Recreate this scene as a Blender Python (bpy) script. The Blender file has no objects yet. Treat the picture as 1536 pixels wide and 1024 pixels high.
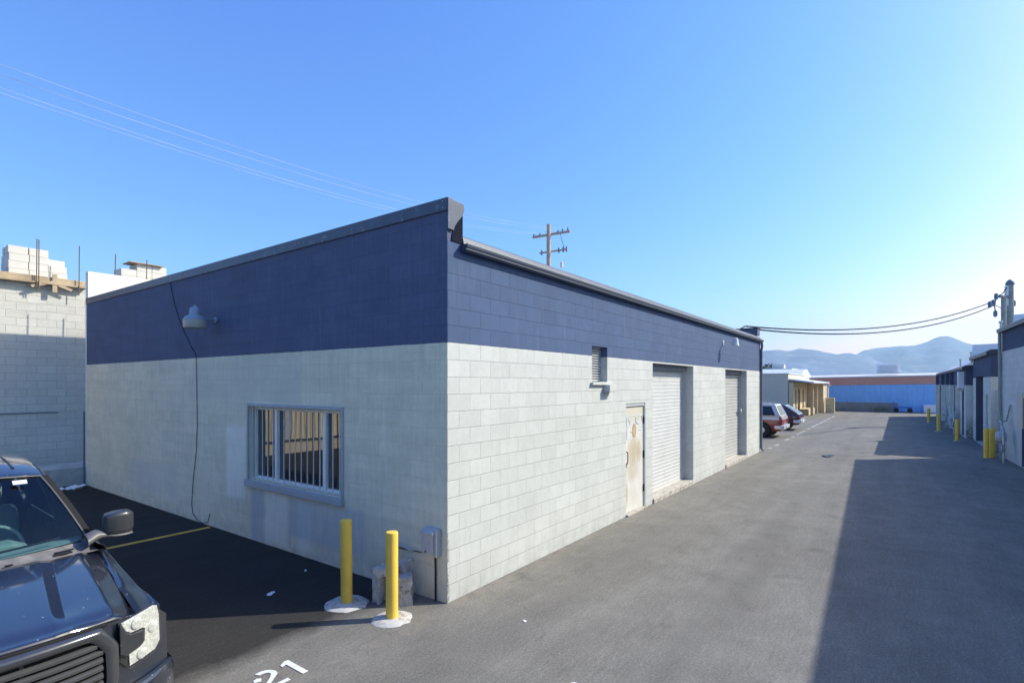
import bpy, bmesh, math, random
from mathutils import Vector, Matrix, noise as mnoise
rnd = random.Random(7)
S = bpy.context.scene
COL = S.collection
R = math.radians
CAM = (-4.597, -4.278, 2.57)
FW = (.8089, .5879); RT = (.5879, -.8089)

def view_pt(px, py, d):
    """a world point at depth d along the street (used once for far-off setting measured from a survey photo)"""
    X = (px - 768) / 798. * d
    return (CAM[0] + X * RT[0] + d * FW[0], CAM[1] + X * RT[1] + d * FW[1], 2.57 + (576 - py) / 798. * d)

# ------------------------------------------------------------------ materials
def new_mat(name):
    m = bpy.data.materials.new(name); m.use_nodes = True
    nt = m.node_tree; nt.nodes.clear()
    out = nt.nodes.new('ShaderNodeOutputMaterial')
    p = nt.nodes.new('ShaderNodeBsdfPrincipled')
    nt.links.new(p.outputs[0], out.inputs[0])
    return m, nt, p

class G:
    """tiny node helper"""
    def __init__(s, nt): s.nt = nt
    def n(s, t, **kw):
        nd = s.nt.nodes.new(t)
        for k, v in kw.items(): setattr(nd, k, v)
        return nd
    def link(s, a, b): s.nt.links.new(a, b)
    def put(s, sock, v):
        if isinstance(v, bpy.types.NodeSocket): s.link(v, sock)
        else: sock.default_value = v
    def math(s, op, a, b=0., c=0., clamp=False):
        nd = s.n('ShaderNodeMath', operation=op); nd.use_clamp = clamp
        s.put(nd.inputs[0], a); s.put(nd.inputs[1], b); s.put(nd.inputs[2], c)
        return nd.outputs[0]
    def mix(s, f, a, b, mode='MIX'):
        nd = s.n('ShaderNodeMix', data_type='RGBA', blend_type=mode)
        s.put(nd.inputs['Factor'], f)
        for nm, v in (('A', a), ('B', b)):
            sk = [i for i in nd.inputs if i.name == nm and i.type == 'RGBA'][0]
            s.put(sk, v if isinstance(v, bpy.types.NodeSocket) else (*v[:3], 1))
        return [o for o in nd.outputs if o.type == 'RGBA'][0]
    def obj(s): return s.n('ShaderNodeTexCoord').outputs['Object']
    def sep(s, v):
        nd = s.n('ShaderNodeSeparateXYZ'); s.link(v, nd.inputs[0]); return nd.outputs
    def comb(s, x, y, z=0.):
        nd = s.n('ShaderNodeCombineXYZ')
        for i, v in enumerate((x, y, z)): s.put(nd.inputs[i], v)
        return nd.outputs[0]
    def noise(s, vec, scale, detail=4., rough=.55, dist=0.):
        nd = s.n('ShaderNodeTexNoise'); s.link(vec, nd.inputs['Vector'])
        nd.inputs['Scale'].default_value = scale; nd.inputs['Detail'].default_value = detail
        nd.inputs['Roughness'].default_value = rough; nd.inputs['Distortion'].default_value = dist
        return nd.outputs[0]
    def scale(s, vec, xyz):
        nd = s.n('ShaderNodeVectorMath', operation='MULTIPLY'); s.link(vec, nd.inputs[0])
        nd.inputs[1].default_value = xyz; return nd.outputs[0]
    def ramp(s, f, lo, hi, a=0., b=1.):
        nd = s.n('ShaderNodeMapRange', clamp=True); s.put(nd.inputs[0], f)
        for i, v in ((1, lo), (2, hi), (3, a), (4, b)): nd.inputs[i].default_value = v
        return nd.outputs[0]
    def bump(s, h, strength, dist, prev=None):
        nd = s.n('ShaderNodeBump'); nd.inputs['Strength'].default_value = strength
        nd.inputs['Distance'].default_value = dist; s.link(h, nd.inputs['Height'])
        if prev is not None: s.link(prev, nd.inputs['Normal'])
        return nd.outputs[0]

def plain(name, c, rough=.6, metal=0., var=.12, scale=6., coat=0., bump=0., bscale=80., spec=.5, ior=None, dirt=None):
    m, nt, p = new_mat(name); g = G(nt); v = g.obj()
    f = g.noise(v, scale, 5., .6)
    k = g.ramp(f, .3, .7, 1 - var, 1 + var)
    col = g.mix(1., (*c, 1), g.comb(k, k, k), 'MULTIPLY')
    if dirt:
        d = g.noise(v, dirt[1], 5., .7)
        col = g.mix(g.ramp(d, dirt[2], dirt[3]), col, dirt[0])
    g.link(col, p.inputs['Base Color'])
    p.inputs['Roughness'].default_value = rough; p.inputs['Metallic'].default_value = metal
    p.inputs['Coat Weight'].default_value = coat; p.inputs['Coat Roughness'].default_value = .08
    p.inputs['Specular IOR Level'].default_value = spec
    if ior: p.inputs['IOR'].default_value = ior
    if bump: g.link(g.bump(g.noise(v, bscale, 4., .6), bump, .01), p.inputs['Normal'])
    return m

NAVY = (.080, .120, .222); GREYW = (.60, .612, .575)

def cmu(name, low, high=None, split=3.06, shift=0., stains=False, rough=.85, rowoff=0., joint=.80, washes=False, streak=False, jw=.006, bz=.0045):
    """painted concrete block wall: courses 204 mm, blocks 406 mm"""
    m, nt, p = new_mat(name); g = G(nt); o = g.obj(); x, y, z = g.sep(o)
    uu = g.math('ADD', g.math('ADD', x, y), shift)
    wob = g.noise(o, 1.3, 2.)
    zz = g.math('ADD', z, g.math('MULTIPLY_ADD', wob, .012, -.006 + rowoff))
    b = g.n('ShaderNodeTexBrick'); g.link(g.comb(uu, zz), b.inputs['Vector'])
    b.offset = .5; b.offset_frequency = 2; b.squash = 1.
    b.inputs['Color1'].default_value = (0, 0, 0, 1); b.inputs['Color2'].default_value = (1, 1, 1, 1)
    b.inputs['Mortar'].default_value = (.5, .5, .5, 1)
    b.inputs['Scale'].default_value = 1.; b.inputs['Mortar Size'].default_value = jw
    b.inputs['Mortar Smooth'].default_value = .55; b.inputs['Bias'].default_value = 0.
    b.inputs['Brick Width'].default_value = .4064; b.inputs['Row Height'].default_value = .204
    per = g.sep(b.outputs['Color'])[0]
    base = low
    if high:
        ed = g.math('MULTIPLY_ADD', g.noise(o, 9., 2.), .016, -.008)
        f = g.math('GREATER_THAN', g.math('ADD', z, ed), split)
        base = g.mix(f, low, high)
    k = g.math('MULTIPLY_ADD', per, .085, .95)
    k = g.math('MULTIPLY', k, g.ramp(g.noise(o, 11., 5., .7), .3, .7, .95, 1.04))
    if streak:
        k = g.math('MULTIPLY', k, g.ramp(g.noise(g.scale(o, (1., 9., .55)), 2.2, 5., .7), .3, .7, .92, 1.07))
        k = g.math('MULTIPLY', k, g.ramp(g.noise(g.scale(o, (1., .35, 4.)), 1.6, 4., .6), .3, .7, .94, 1.06))
    k = g.math('MULTIPLY', k, g.ramp(g.noise(o, .8, 5., .65), .3, .7, .93, 1.06))
    k = g.math('MULTIPLY', k, g.ramp(g.noise(o, 55., 3., .7), .3, .72, .94, 1.05))
    # patchy repainting under each block
    k = g.math('MULTIPLY', k, g.ramp(g.noise(g.scale(o, (3., 3., 1.2)), 1.6, 4., .6), .42, .66, 1.0, .955))
    col = g.mix(1., base, g.comb(k, k, k), 'MULTIPLY')
    jf = g.math('MULTIPLY', b.outputs['Fac'], g.ramp(g.noise(o, 2.3, 3.), .35, .6, .55, 1.))
    jc = g.mix(1., col, (joint, joint, joint * 1.01), 'MULTIPLY')
    col = g.mix(jf, col, jc)
    # scattered pits and stains
    pit = g.ramp(g.noise(o, 34., 2., .5), .70, .76)
    col = g.mix(g.math('MULTIPLY', pit, .25), col, (.12, .13, .14))
    low_f = g.math('MULTIPLY', g.ramp(z, 0., .35, 1., 0.), g.ramp(g.noise(o, 5., 4.), .35, .7))
    col = g.mix(g.math('MULTIPLY', low_f, .45), col, (.30, .285, .26))
    run = g.ramp(g.noise(g.scale(o, (5., 5., .35)), 2., 4., .6), .58, .75)
    col = g.mix(g.math('MULTIPLY', run, .16), col, (.33, .33, .33))
    if high and not streak:
        ch = g.math('MULTIPLY', g.math('MULTIPLY', g.ramp(uu, .0, .05, 1., 0.), g.ramp(z, .35, 1.15, 1., 0.)), g.ramp(g.noise(o, 17., 4., .7), .46, .50))
        col = g.mix(ch, col, (.13, .13, .13))
    if washes:      # overspray of paler paint and bluer patches round the window
        def box(y0, y1, z0, z1, s=.05):
            a = g.math('MULTIPLY', g.ramp(y, y0 - s, y0 + s), g.ramp(y, y1 - s, y1 + s, 1., 0.))
            c = g.math('MULTIPLY', g.ramp(z, z0 - s, z0 + s), g.ramp(z, z1 - s, z1 + s, 1., 0.))
            return g.math('MULTIPLY', g.math('MULTIPLY', a, c), g.ramp(g.noise(g.scale(o, (1, 9., 1.)), 1.5, 3.), .3, .55, .55, 1.))
        for (y0, y1, z0, z1, c, w) in ((4.62, 5.25, .62, 1.86, (.95, .89, .78), .75), (3.35, 3.98, .05, .86, (.90, .86, .76), .6),
                                       (2.75, 3.05, .1, .80, (.92, .88, .78), .5), (4.02, 4.42, .0, .86, (.40, .45, .50), .65),
                                       (1.5, 3.3, .25, .86, (.46, .50, .54), .55), (7.2, 9.6, .3, .9, (.58, .58, .56), .4),
                                       (3.0, 6.5, 2.28, 3.0, (.62, .60, .56), .35)):
            col = g.mix(g.math('MULTIPLY', box(y0, y1, z0, z1), w), col, c)
    g.link(col, p.inputs['Base Color']); p.inputs['Roughness'].default_value = rough
    p.inputs['Specular IOR Level'].default_value = .25
    h = g.math('MULTIPLY', b.outputs['Fac'], -1.)
    n1 = g.bump(h, .75, bz)
    n2 = g.bump(g.noise(o, 70., 4., .7), .42, .006, n1)
    n3 = g.bump(g.noise(o, 3., 3.), .2, .02, n2)
    g.link(n3, p.inputs['Normal'])
    return m

def asphalt(name):
    m, nt, p = new_mat(name); g = G(nt); o = g.obj(); x, y, z = g.sep(o)
    big = g.noise(o, .22, 6., .62, .6); mid = g.noise(o, 1.7, 6., .68, .4); fine = g.noise(o, 110., 3., .7); grit = g.noise(o, 38., 4., .75); brush = g.noise(g.scale(g.obj(), (1.3, 9., 1.)), 2.4, 6., .75, .8)
    streak = g.noise(g.scale(o, (.25, 2.2, 1.)), 1.1, 5., .6, .3)
    k = g.ramp(big, .28, .72, .88, 1.12)
    k = g.math('MULTIPLY', k, g.ramp(mid, .28, .75, .87, 1.14))
    k = g.math('MULTIPLY', k, g.ramp(streak, .3, .7, .90, 1.10))
    k = g.math('MULTIPLY', k, g.ramp(fine, .25, .75, .70, 1.32))
    k = g.math('MULTIPLY', k, g.ramp(grit, .28, .74, .66, 1.36))
    k = g.math('MULTIPLY', k, g.ramp(brush, .3, .72, .86, 1.16))
    col = g.mix(1., (.180, .169, .147), g.comb(k, k, k), 'MULTIPLY')
    # office wall's shade painted as darker asphalt in the parking bay
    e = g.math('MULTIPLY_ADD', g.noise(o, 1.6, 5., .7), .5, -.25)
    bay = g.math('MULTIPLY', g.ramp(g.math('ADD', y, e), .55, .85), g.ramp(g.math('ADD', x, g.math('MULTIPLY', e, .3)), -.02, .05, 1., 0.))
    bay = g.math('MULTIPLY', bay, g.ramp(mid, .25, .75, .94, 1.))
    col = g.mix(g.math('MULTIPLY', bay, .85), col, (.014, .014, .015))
    # pale scuffs and dust, oil spots
    sc = g.ramp(g.noise(g.scale(o, (1.2, 3., 1.)), 2.6, 6., .75, 1.4), .60, .74)
    col = g.mix(g.math('MULTIPLY', sc, g.math('MULTIPLY_ADD', bay, -.38, .42)), col, (.25, .24, .22))
    oil = g.ramp(g.noise(o, 1.15, 3., .5), .66, .73)
    col = g.mix(g.math('MULTIPLY', oil, .32), col, (.055, .054, .052))
    st = g.n('ShaderNodeTexVoronoi', feature='F1'); g.link(o, st.inputs['Vector']); st.inputs['Scale'].default_value = 19.
    chip = g.ramp(st.outputs['Distance'], .10, .17, 1., 0.)
    sel = g.ramp(g.sep(st.outputs['Color'])[0], .84, .87)
    col = g.mix(g.math('MULTIPLY', g.math('MULTIPLY', chip, sel), g.math('MULTIPLY_ADD', bay, -.5, .6)), col, (.36, .35, .32))
    sel2 = g.ramp(g.sep(st.outputs['Color'])[1], .80, .84)
    col = g.mix(g.math('MULTIPLY', g.math('MULTIPLY', chip, sel2), .6), col, (.06, .058, .055))
    tw = g.noise(g.scale(o, (.12, 1., 1.)), 1.4, 3.)
    yy = g.math('ADD', y, g.math('MULTIPLY_ADD', tw, .9, -.45))
    for yc in (-1.0, -2.55):
        bnd = g.ramp(g.math('ABSOLUTE', g.math('SUBTRACT', yy, yc)), .10, .34, 1., 0.)
        col = g.mix(g.math('MULTIPLY', g.math('MULTIPLY', bnd, g.ramp(brush, .35, .65, .2, 1.)), .26), col, (.085, .082, .078))
    sand = g.math('MULTIPLY', g.ramp(y, -.42, -.03), g.math('MULTIPLY', g.ramp(y, -.01, .01, 1., 0.), g.ramp(g.noise(o, 6., 5., .7), .40, .62)))
    col = g.mix(g.math('MULTIPLY', sand, .5), col, (.27, .245, .20))
    # hairline cracks
    w = g.n('ShaderNodeTexVoronoi', feature='DISTANCE_TO_EDGE')
    wv = g.n('ShaderNodeVectorMath', operation='ADD'); g.link(o, wv.inputs[0])
    nn = g.n('ShaderNodeTexNoise'); g.link(o, nn.inputs['Vector']); nn.inputs['Scale'].default_value = 2.2; nn.inputs['Detail'].default_value = 6.
    sc2 = g.n('ShaderNodeVectorMath', operation='SCALE'); g.link(nn.outputs['Color'], sc2.inputs[0]); sc2.inputs['Scale'].default_value = .6
    g.link(sc2.outputs[0], wv.inputs[1]); g.link(wv.outputs[0], w.inputs['Vector']); w.inputs['Scale'].default_value = .33
    cr = g.math('MULTIPLY', g.ramp(w.outputs['Distance'], .0015, .0045, 1., 0.), g.ramp(g.noise(o, .35, 2.), .55, .62))
    col = g.mix(g.math('MULTIPLY', cr, .3), col, (.06, .058, .055))
    g.link(col, p.inputs['Base Color'])
    g.link(g.ramp(mid, .3, .7, .93, .78), p.inputs['Roughness']); g.link(g.ramp(bay, 0., 1., .3, .08), p.inputs['Specular IOR Level'])
    n1 = g.bump(grit, .5, .008); n2 = g.bump(mid, .25, .02, n1); g.link(n2, p.inputs['Normal'])
    return m

def worn_paint(name, c, lo=.42, hi=.55, sc=26.):
    """road paint, worn through to the asphalt"""
    m, nt, p = new_mat(name); g = G(nt); o = g.obj()
    f = g.math('MULTIPLY', g.ramp(g.noise(o, sc, 6., .75), lo - .12, hi - .12), g.ramp(g.noise(o, 90., 3., .6), .25, .42))
    k = g.ramp(g.noise(o, 5., 4.), .3, .7, .85, 1.08)
    col = g.mix(f, (.12, .117, .112), g.mix(1., c, g.comb(k, k, k), 'MULTIPLY'))
    g.link(col, p.inputs['Base Color']); p.inputs['Roughness'].default_value = .8
    g.link(g.bump(g.noise(o, 110., 3.), .4, .004), p.inputs['Normal'])
    return m

def car_paint(name, c, dust=.5, rough=.3, coat=1., speck=True, flake=.0):
    m, nt, p = new_mat(name); g = G(nt); o = g.obj(); col = c
    if speck:
        f = g.ramp(g.noise(o, 3., 5., .6), .35, .75)
        col = g.mix(g.math('MULTIPLY', f, .10 * dust), col, (.30, .29, .27))
        v = g.n('ShaderNodeTexVoronoi', feature='F1'); g.link(o, v.inputs['Vector']); v.inputs['Scale'].default_value = 24.
        sp = g.math('MULTIPLY', g.ramp(g.math('ADD', v.outputs['Distance'], g.math('MULTIPLY_ADD', g.noise(o, 120., 2.), .09, -.045)), .07, .13, 1., 0.), g.ramp(g.sep(v.outputs['Color'])[1], .80, .83))
        col = g.mix(g.math('MULTIPLY', sp, .75), col, (.70, .68, .62))
        fd = g.ramp(g.noise(o, 300., 2., .5), .66, .75)
        col = g.mix(g.math('MULTIPLY', fd, .25 * dust), col, (.4, .39, .36))
        g.link(g.ramp(f, 0., 1., rough, rough + .15 * dust), p.inputs['Roughness'])
    else: p.inputs['Roughness'].default_value = rough
    g.put(p.inputs['Base Color'], col if isinstance(col, bpy.types.NodeSocket) else (*c, 1))
    p.inputs['Metallic'].default_value = flake
    p.inputs['Coat Weight'].default_value = coat; p.inputs['Coat Roughness'].default_value = .07; p.inputs['Coat IOR'].default_value = 1.85 if speck else 1.5
    return m

def glass_sheet(name, tint, refl=.10, rough=.0):
    """thin vehicle glass: clear sheet with a mirror layer"""
    m = bpy.data.materials.new(name); m.use_nodes = True; nt = m.node_tree; nt.nodes.clear(); g = G(nt)
    out = g.n('ShaderNodeOutputMaterial'); mx = g.n('ShaderNodeMixShader'); t = g.n('ShaderNodeBsdfTransparent'); gl = g.n('ShaderNodeBsdfGlossy')
    t.inputs[0].default_value = (*tint, 1); gl.inputs['Roughness'].default_value = rough
    lw = g.n('ShaderNodeLayerWeight'); lw.inputs['Blend'].default_value = .5
    g.link(g.math('ADD', g.math('MULTIPLY', g.math('POWER', lw.outputs['Facing'], 4.), .8), .03 + refl, clamp=True), mx.inputs[0])
    g.link(t.outputs[0], mx.inputs[1]); g.link(gl.outputs[0], mx.inputs[2]); g.link(mx.outputs[0], out.inputs[0])
    return m

M = {}
M['wallB'] = cmu('painted_block_street_side', GREYW, NAVY, joint=.81, bz=.0065)
M['wallA'] = cmu('painted_block_office_side', (.80, .735, .55), (.108, .130, .212), shift=.2032, washes=True, joint=.96, bz=.003, streak=True)  # same paint as the street side, base lightened and warmed to lift its shade
M['wallR'] = cmu('painted_block_row', (.62, .63, .59), (.075, .095, .16), split=2.85)
M['wallR1'] = cmu('painted_block_row_tall', (.60, .61, .58), (.07, .09, .15), split=3.72)
M['wallR3'] = cmu('painted_block_row_low', (.66, .66, .61), (.085, .105, .165), split=2.52)
M['cmu_raw'] = cmu('grey_raw_block', (.64, .615, .545), joint=.74, jw=.009, rough=.95)
M['cmu_white'] = plain('whitewashed_render', (.80, .79, .76), .9, var=.05, scale=2., bump=.25)
M['navy_metal'] = plain('navy_painted_metal', (.075, .088, .135), .45, var=.10, scale=3., bump=.05, bscale=12.)
M['navy_cap'] = plain('weathered_navy_cap', (.062, .078, .130), .42, var=.16, scale=4., bump=.08, bscale=9., dirt=((.26, .27, .29), 7., .58, .74))
M['fascia'] = plain('faded_lavender_flashing', (.085, .102, .155), .5, var=.12, scale=2.5, bump=.05, bscale=5.)
M['gutter'] = plain('navy_gutter', (.035, .048, .085), .35, var=.1, scale=2.)
M['roofing'] = plain('grey_roll_roofing', (.24, .24, .24), .95, var=.2, scale=1.4, bump=.3)
M['trim_blue'] = plain('blue_grey_trim', (.44, .45, .45), .7, var=.10, scale=7., bump=.15)
M['steel_white'] = plain('white_window_frame', (.95, .93, .88), .5, var=.06)
M['bar_grey'] = plain('grey_painted_bar', (.72, .68, .60), .5, var=.1)
M['bar_tan'] = plain('tan_bar', (.48, .44, .36), .6, var=.1)
m_, nt_, p_ = new_mat('reflective_window_glass'); g_ = G(nt_)
p_.inputs['Base Color'].default_value = (.012, .016, .022, 1); p_.inputs['Roughness'].default_value = .015; p_.inputs['IOR'].default_value = 2.9
g_.link(g_.bump(g_.noise(g_.obj(), 1.2, 2.), .03, .05), p_.inputs['Normal'])
M['window_glass'] = m_
M['rolldoor'] = plain('white_roll_door_slats', (.60, .605, .59), .5, var=.06, scale=2., dirt=((.45, .44, .42), 3., .58, .78), bump=.05)
M['rolldoor2'] = plain('cream_roll_door_slats', (.47, .47, .45), .5, var=.07, scale=2., dirt=((.42, .40, .37), 3., .55, .75))
M['tar'] = plain('parapet_notch_shade', (.012, .014, .026), .95, var=.3, scale=20., spec=.1)
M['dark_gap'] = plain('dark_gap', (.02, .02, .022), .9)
M['threshold'] = plain('worn_concrete_threshold', (.47, .44, .39), .95, var=.18, scale=8., bump=.4, dirt=((.26, .22, .17), 9., .52, .62))
M['concrete'] = plain('rough_concrete', (.48, .46, .42), .95, var=.2, scale=5., bump=.6, bscale=30.)
M['concrete_dark'] = plain('weathered_dark_concrete', (.46, .45, .43), .95, var=.35, scale=9., bump=.7, bscale=30., dirt=((.17, .16, .15), 9., .54, .66))
M['concrete_white'] = plain('pale_concrete_collar', (.56, .54, .50), .95, var=.14, scale=14., bump=.5, bscale=50., dirt=((.30, .27, .22), 14., .50, .64))
M['yellow'] = plain('yellow_bollard_paint', (.92, .59, .085), .5, var=.07, scale=5., bump=.08, bscale=30., dirt=((.24, .15, .06), 15., .66, .71))
M['galv'] = plain('galvanised_metal', (.42, .44, .46), .38, .7, var=.12, scale=12.)
M['lampgrey'] = plain('grey_lamp_housing', (.30, .34, .40), .45, .2, var=.08)
M['lampwhite'] = plain('white_lamp_head', (.75, .75, .74), .4, var=.04)
M['lens'] = plain('frosted_lamp_shade', (.46, .43, .37), .35, var=.08, scale=9.)
M['boxgrey'] = plain('grey_meter_box', (.48, .49, .49), .5, var=.08, dirt=((.33, .33, .33), 9., .56, .7))
M['cable'] = plain('black_cable', (.022, .026, .034), .8, spec=.2)
M['cable_grey'] = plain('grey_conduit', (.16, .18, .22), .6)
M['wood'] = plain('weathered_timber', (.44, .34, .22), .9, var=.25, scale=3., bump=.3, bscale=24.)
M['pole'] = plain('brown_pole_timber', (.52, .39, .30), .9, var=.2, scale=3., bump=.3)
M['pole_pale'] = plain('pale_green_grey_pole', (.30, .33, .31), .8, var=.2, scale=3.)
M['rebar'] = plain('rusty_rebar', (.16, .12, .10), .8, .3)
M['insul'] = plain('blue_grey_porcelain', (.12, .17, .26), .3)
M['wire_pale'] = plain('bright_aluminium_wire', (.62, .64, .68), .45, 0.)
M['tan'] = plain('tan_siding', (.60, .48, .31), .8, var=.08, scale=2.)
M['tan_dark'] = plain('brown_trim', (.10, .075, .05), .8)
M['greywall'] = plain('plain_grey_wall', (.58, .53, .44), .9, var=.07, scale=.8, bump=.15, bscale=20.)
M['bluewall'] = plain('bright_blue_siding', (.25, .50, .84), .6, var=.06, scale=.6)
M['redband'] = plain('brick_red_band', (.62, .29, .22), .7, var=.08, scale=.7)
M['whitetrim'] = plain('white_metal_trim', (.80, .80, .80), .5, var=.03)
M['roof_pale'] = plain('pale_roof_sheet', (.52, .52, .52), .6, var=.06, scale=.6)
M['basegrey'] = plain('grey_concrete_plinth', (.30, .29, .26), .95, var=.15, scale=1.5)
M['teal'] = plain('teal_roof_sheet', (.17, .58, .48), .5, var=.08)
M['metalroof'] = plain('pale_sheet_roof', (.66, .68, .70), .45, var=.07)
M['sign_cream'] = plain('cream_sign_board', (.62, .55, .33), .8, var=.3, scale=5.)
M['rust'] = plain('rusty_weathered_steel', (.22, .14, .10), .9, var=.3)
M['white_paint'] = worn_paint('worn_white_road_paint', (.55, .55, .53), .55, .66)
M['white_fresh'] = worn_paint('stencilled_white_paint', (.76, .76, .74), .40, .47)
M['yellow_line'] = worn_paint('faded_yellow_line', (.78, .47, .06), .33, .44)
M['paper'] = plain('white_paper', (.8, .8, .8), .8, var=.03)
M['leaf_dry'] = plain('dry_weed', (.22, .20, .10), .9, var=.3, scale=20.)
M['leaf'] = plain('dark_leaf', (.05, .075, .035), .9, var=.35, scale=3.)
# door with rust and scuffs
m_, nt_, p_ = new_mat('stained_white_door'); g_ = G(nt_); o_ = g_.obj(); x_, y_, z_ = g_.sep(o_)
c_ = g_.mix(g_.ramp(g_.noise(o_, 3., 4.), .35, .7), (.72, .70, .64), (.62, .60, .54))
c_ = g_.mix(g_.ramp(z_, 1.80, 1.9), c_, (.62, .58, .47))
def blob(cx, cz, rx, rz, soft=.5):
    a = g_.math('POWER', g_.math('DIVIDE', g_.math('SUBTRACT', x_, cx), rx), 2.)
    b = g_.math('POWER', g_.math('DIVIDE', g_.math('SUBTRACT', z_, cz), rz), 2.)
    d = g_.math('ADD', g_.math('ADD', a, b), g_.math('MULTIPLY_ADD', g_.noise(g_.scale(o_, (3., 1., 1.)), 7., 6., .75), 2.4, -1.2))
    return g_.ramp(d, 1. - soft, 1. + soft * .4, 1., 0.)
c_ = g_.mix(g_.math('MULTIPLY', blob(5.50, 1.22, .33, .30, .9), .58), c_, (.46, .32, .14))
c_ = g_.mix(g_.math('MULTIPLY', blob(5.42, .85, .30, .22, .9), .45), c_, (.44, .33, .17))
c_ = g_.mix(g_.math('MULTIPLY', blob(5.16, .42, .07, .26, .9), .6), c_, (.46, .33, .18))
c_ = g_.mix(g_.math('MULTIPLY', blob(5.78, 1.20, .12, .22, .9), .5), c_, (.46, .34, .17))
c_ = g_.mix(g_.math('MULTIPLY', g_.ramp(g_.noise(g_.scale(o_, (4., 1., .7)), 6., 5., .7), .56, .70), .4), c_, (.42, .38, .30))
g_.link(c_, p_.inputs['Base Color']); p_.inputs['Roughness'].default_value = .6
M['door'] = m_
M['sticker'] = plain('faded_tan_sticker', (.40, .28, .15), .8, var=.3, scale=30.)
M['sticker_in'] = plain('faded_yellow_sticker', (.55, .42, .22), .8, var=.2, scale=30.)
M['spray'] = plain('blue_spray_paint', (.46, .58, .76), .8, var=.25, scale=20.)
# vehicles
M['truck'] = car_paint('dusty_black_blue_paint', (.007, .011, .022), .35, .30)
M['truck_dark'] = plain('matte_black_plastic', (.022, .023, .026), .5, var=.15, scale=10., dirt=((.12, .115, .11), 8., .6, .8))
M['slat'] = plain('dark_grey_grille_slat', (.085, .085, .088), .32, .2, var=.1, scale=8., dirt=((.20, .19, .18), 24., .64, .76))
M['surround'] = plain('smoked_grille_surround', (.085, .088, .095), .22, .5, var=.1, scale=8., coat=.5, dirt=((.34, .33, .31), 30., .66, .76))
M['grille_dark'] = plain('black_grille_cavity', (.008, .008, .009), .9)
M['cowl'] = plain('dusty_cowl_plastic', (.16, .15, .145), .85, var=.2, scale=14., dirt=((.26, .24, .22), 7., .5, .7))
m_, nt_, p_ = new_mat('faceted_headlight_reflector'); g_ = G(nt_); o_ = g_.obj()
v_ = g_.n('ShaderNodeTexVoronoi', feature='F1'); g_.link(o_, v_.inputs['Vector']); v_.inputs['Scale'].default_value = 75.
c_ = g_.sep(v_.outputs['Color'])[0]; k_ = g_.ramp(c_, 0., 1., .72, .98)
g_.link(g_.mix(1., (.96, .97, .96), g_.comb(k_, k_, k_), 'MULTIPLY'), p_.inputs['Base Color'])
p_.inputs['Metallic'].default_value = .2; g_.link(g_.ramp(c_, 0., 1., .12, .4), p_.inputs['Roughness'])
g_.link(g_.bump(g_.math('ADD', v_.outputs['Distance'], g_.noise(o_, 60., 2.)), .28, .008), p_.inputs['Normal']); M['chrome'] = m_
M['bulb'] = plain('projector_bulb', (.55, .56, .55), .08, .3, var=.2, scale=40.)
M['lens_clear'] = glass_sheet('headlight_lens', (.95, .95, .93), .02)
M['windshield'] = glass_sheet('green_tinted_windshield', (.60, .76, .76), .035)
M['car_glass'] = plain('dark_car_glass', (.010, .013, .022), .03, ior=1.6)
M['mirror_grey'] = plain('satin_grey_mirror_cap', (.055, .056, .060), .34, .3, var=.08, coat=.2)
M['mirror_low'] = plain('pale_mirror_base', (.13, .13, .13), .5, .2, var=.08)
M['seat'] = plain('grey_green_upholstery', (.30, .36, .33), .95, var=.1)
M['dash'] = plain('grey_green_dashboard', (.22, .28, .26), .8, var=.1)
M['tyre'] = plain('tyre_rubber', (.025, .025, .026), .85)
M['rim'] = plain('alloy_rim', (.55, .56, .58), .35, .6)
M['maroon'] = car_paint('maroon_paint', (.24, .022, .03), .3, .3, speck=False)
M['silver'] = car_paint('silver_paint', (.55, .55, .57), .3, .35, speck=False)
M['chromebump'] = plain('bright_bumper', (.70, .70, .70), .22, .5, var=.05)
M['darkred'] = car_paint('dark_cherry_paint', (.055, .010, .016), .3, .25, speck=False)
M['taillight'] = plain('red_tail_lamp', (.40, .02, .02), .25)
M['amber'] = plain('amber_lamp', (.6, .25, .04), .3)
M['bluebox'] = plain('blue_plastic_tub', (.04, .13, .50), .5)
M['mirror_glass'] = plain('dark_mirror_glass', (.02, .02, .025), .05)
M['mountain'] = plain('haze_blue_slope', (.115, .165, .275), 1., var=.35, scale=.0011, dirt=((.36, .36, .38), .0060, .54, .70))  # blue of the haze mixed into the slope's own colour
M['ground'] = plain('dry_valley_ground', (.22, .20, .16), 1., var=.2, scale=.02)
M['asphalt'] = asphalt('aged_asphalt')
M['truck_badge'] = plain('grey_sticker', (.72, .78, .80), .6)

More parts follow.
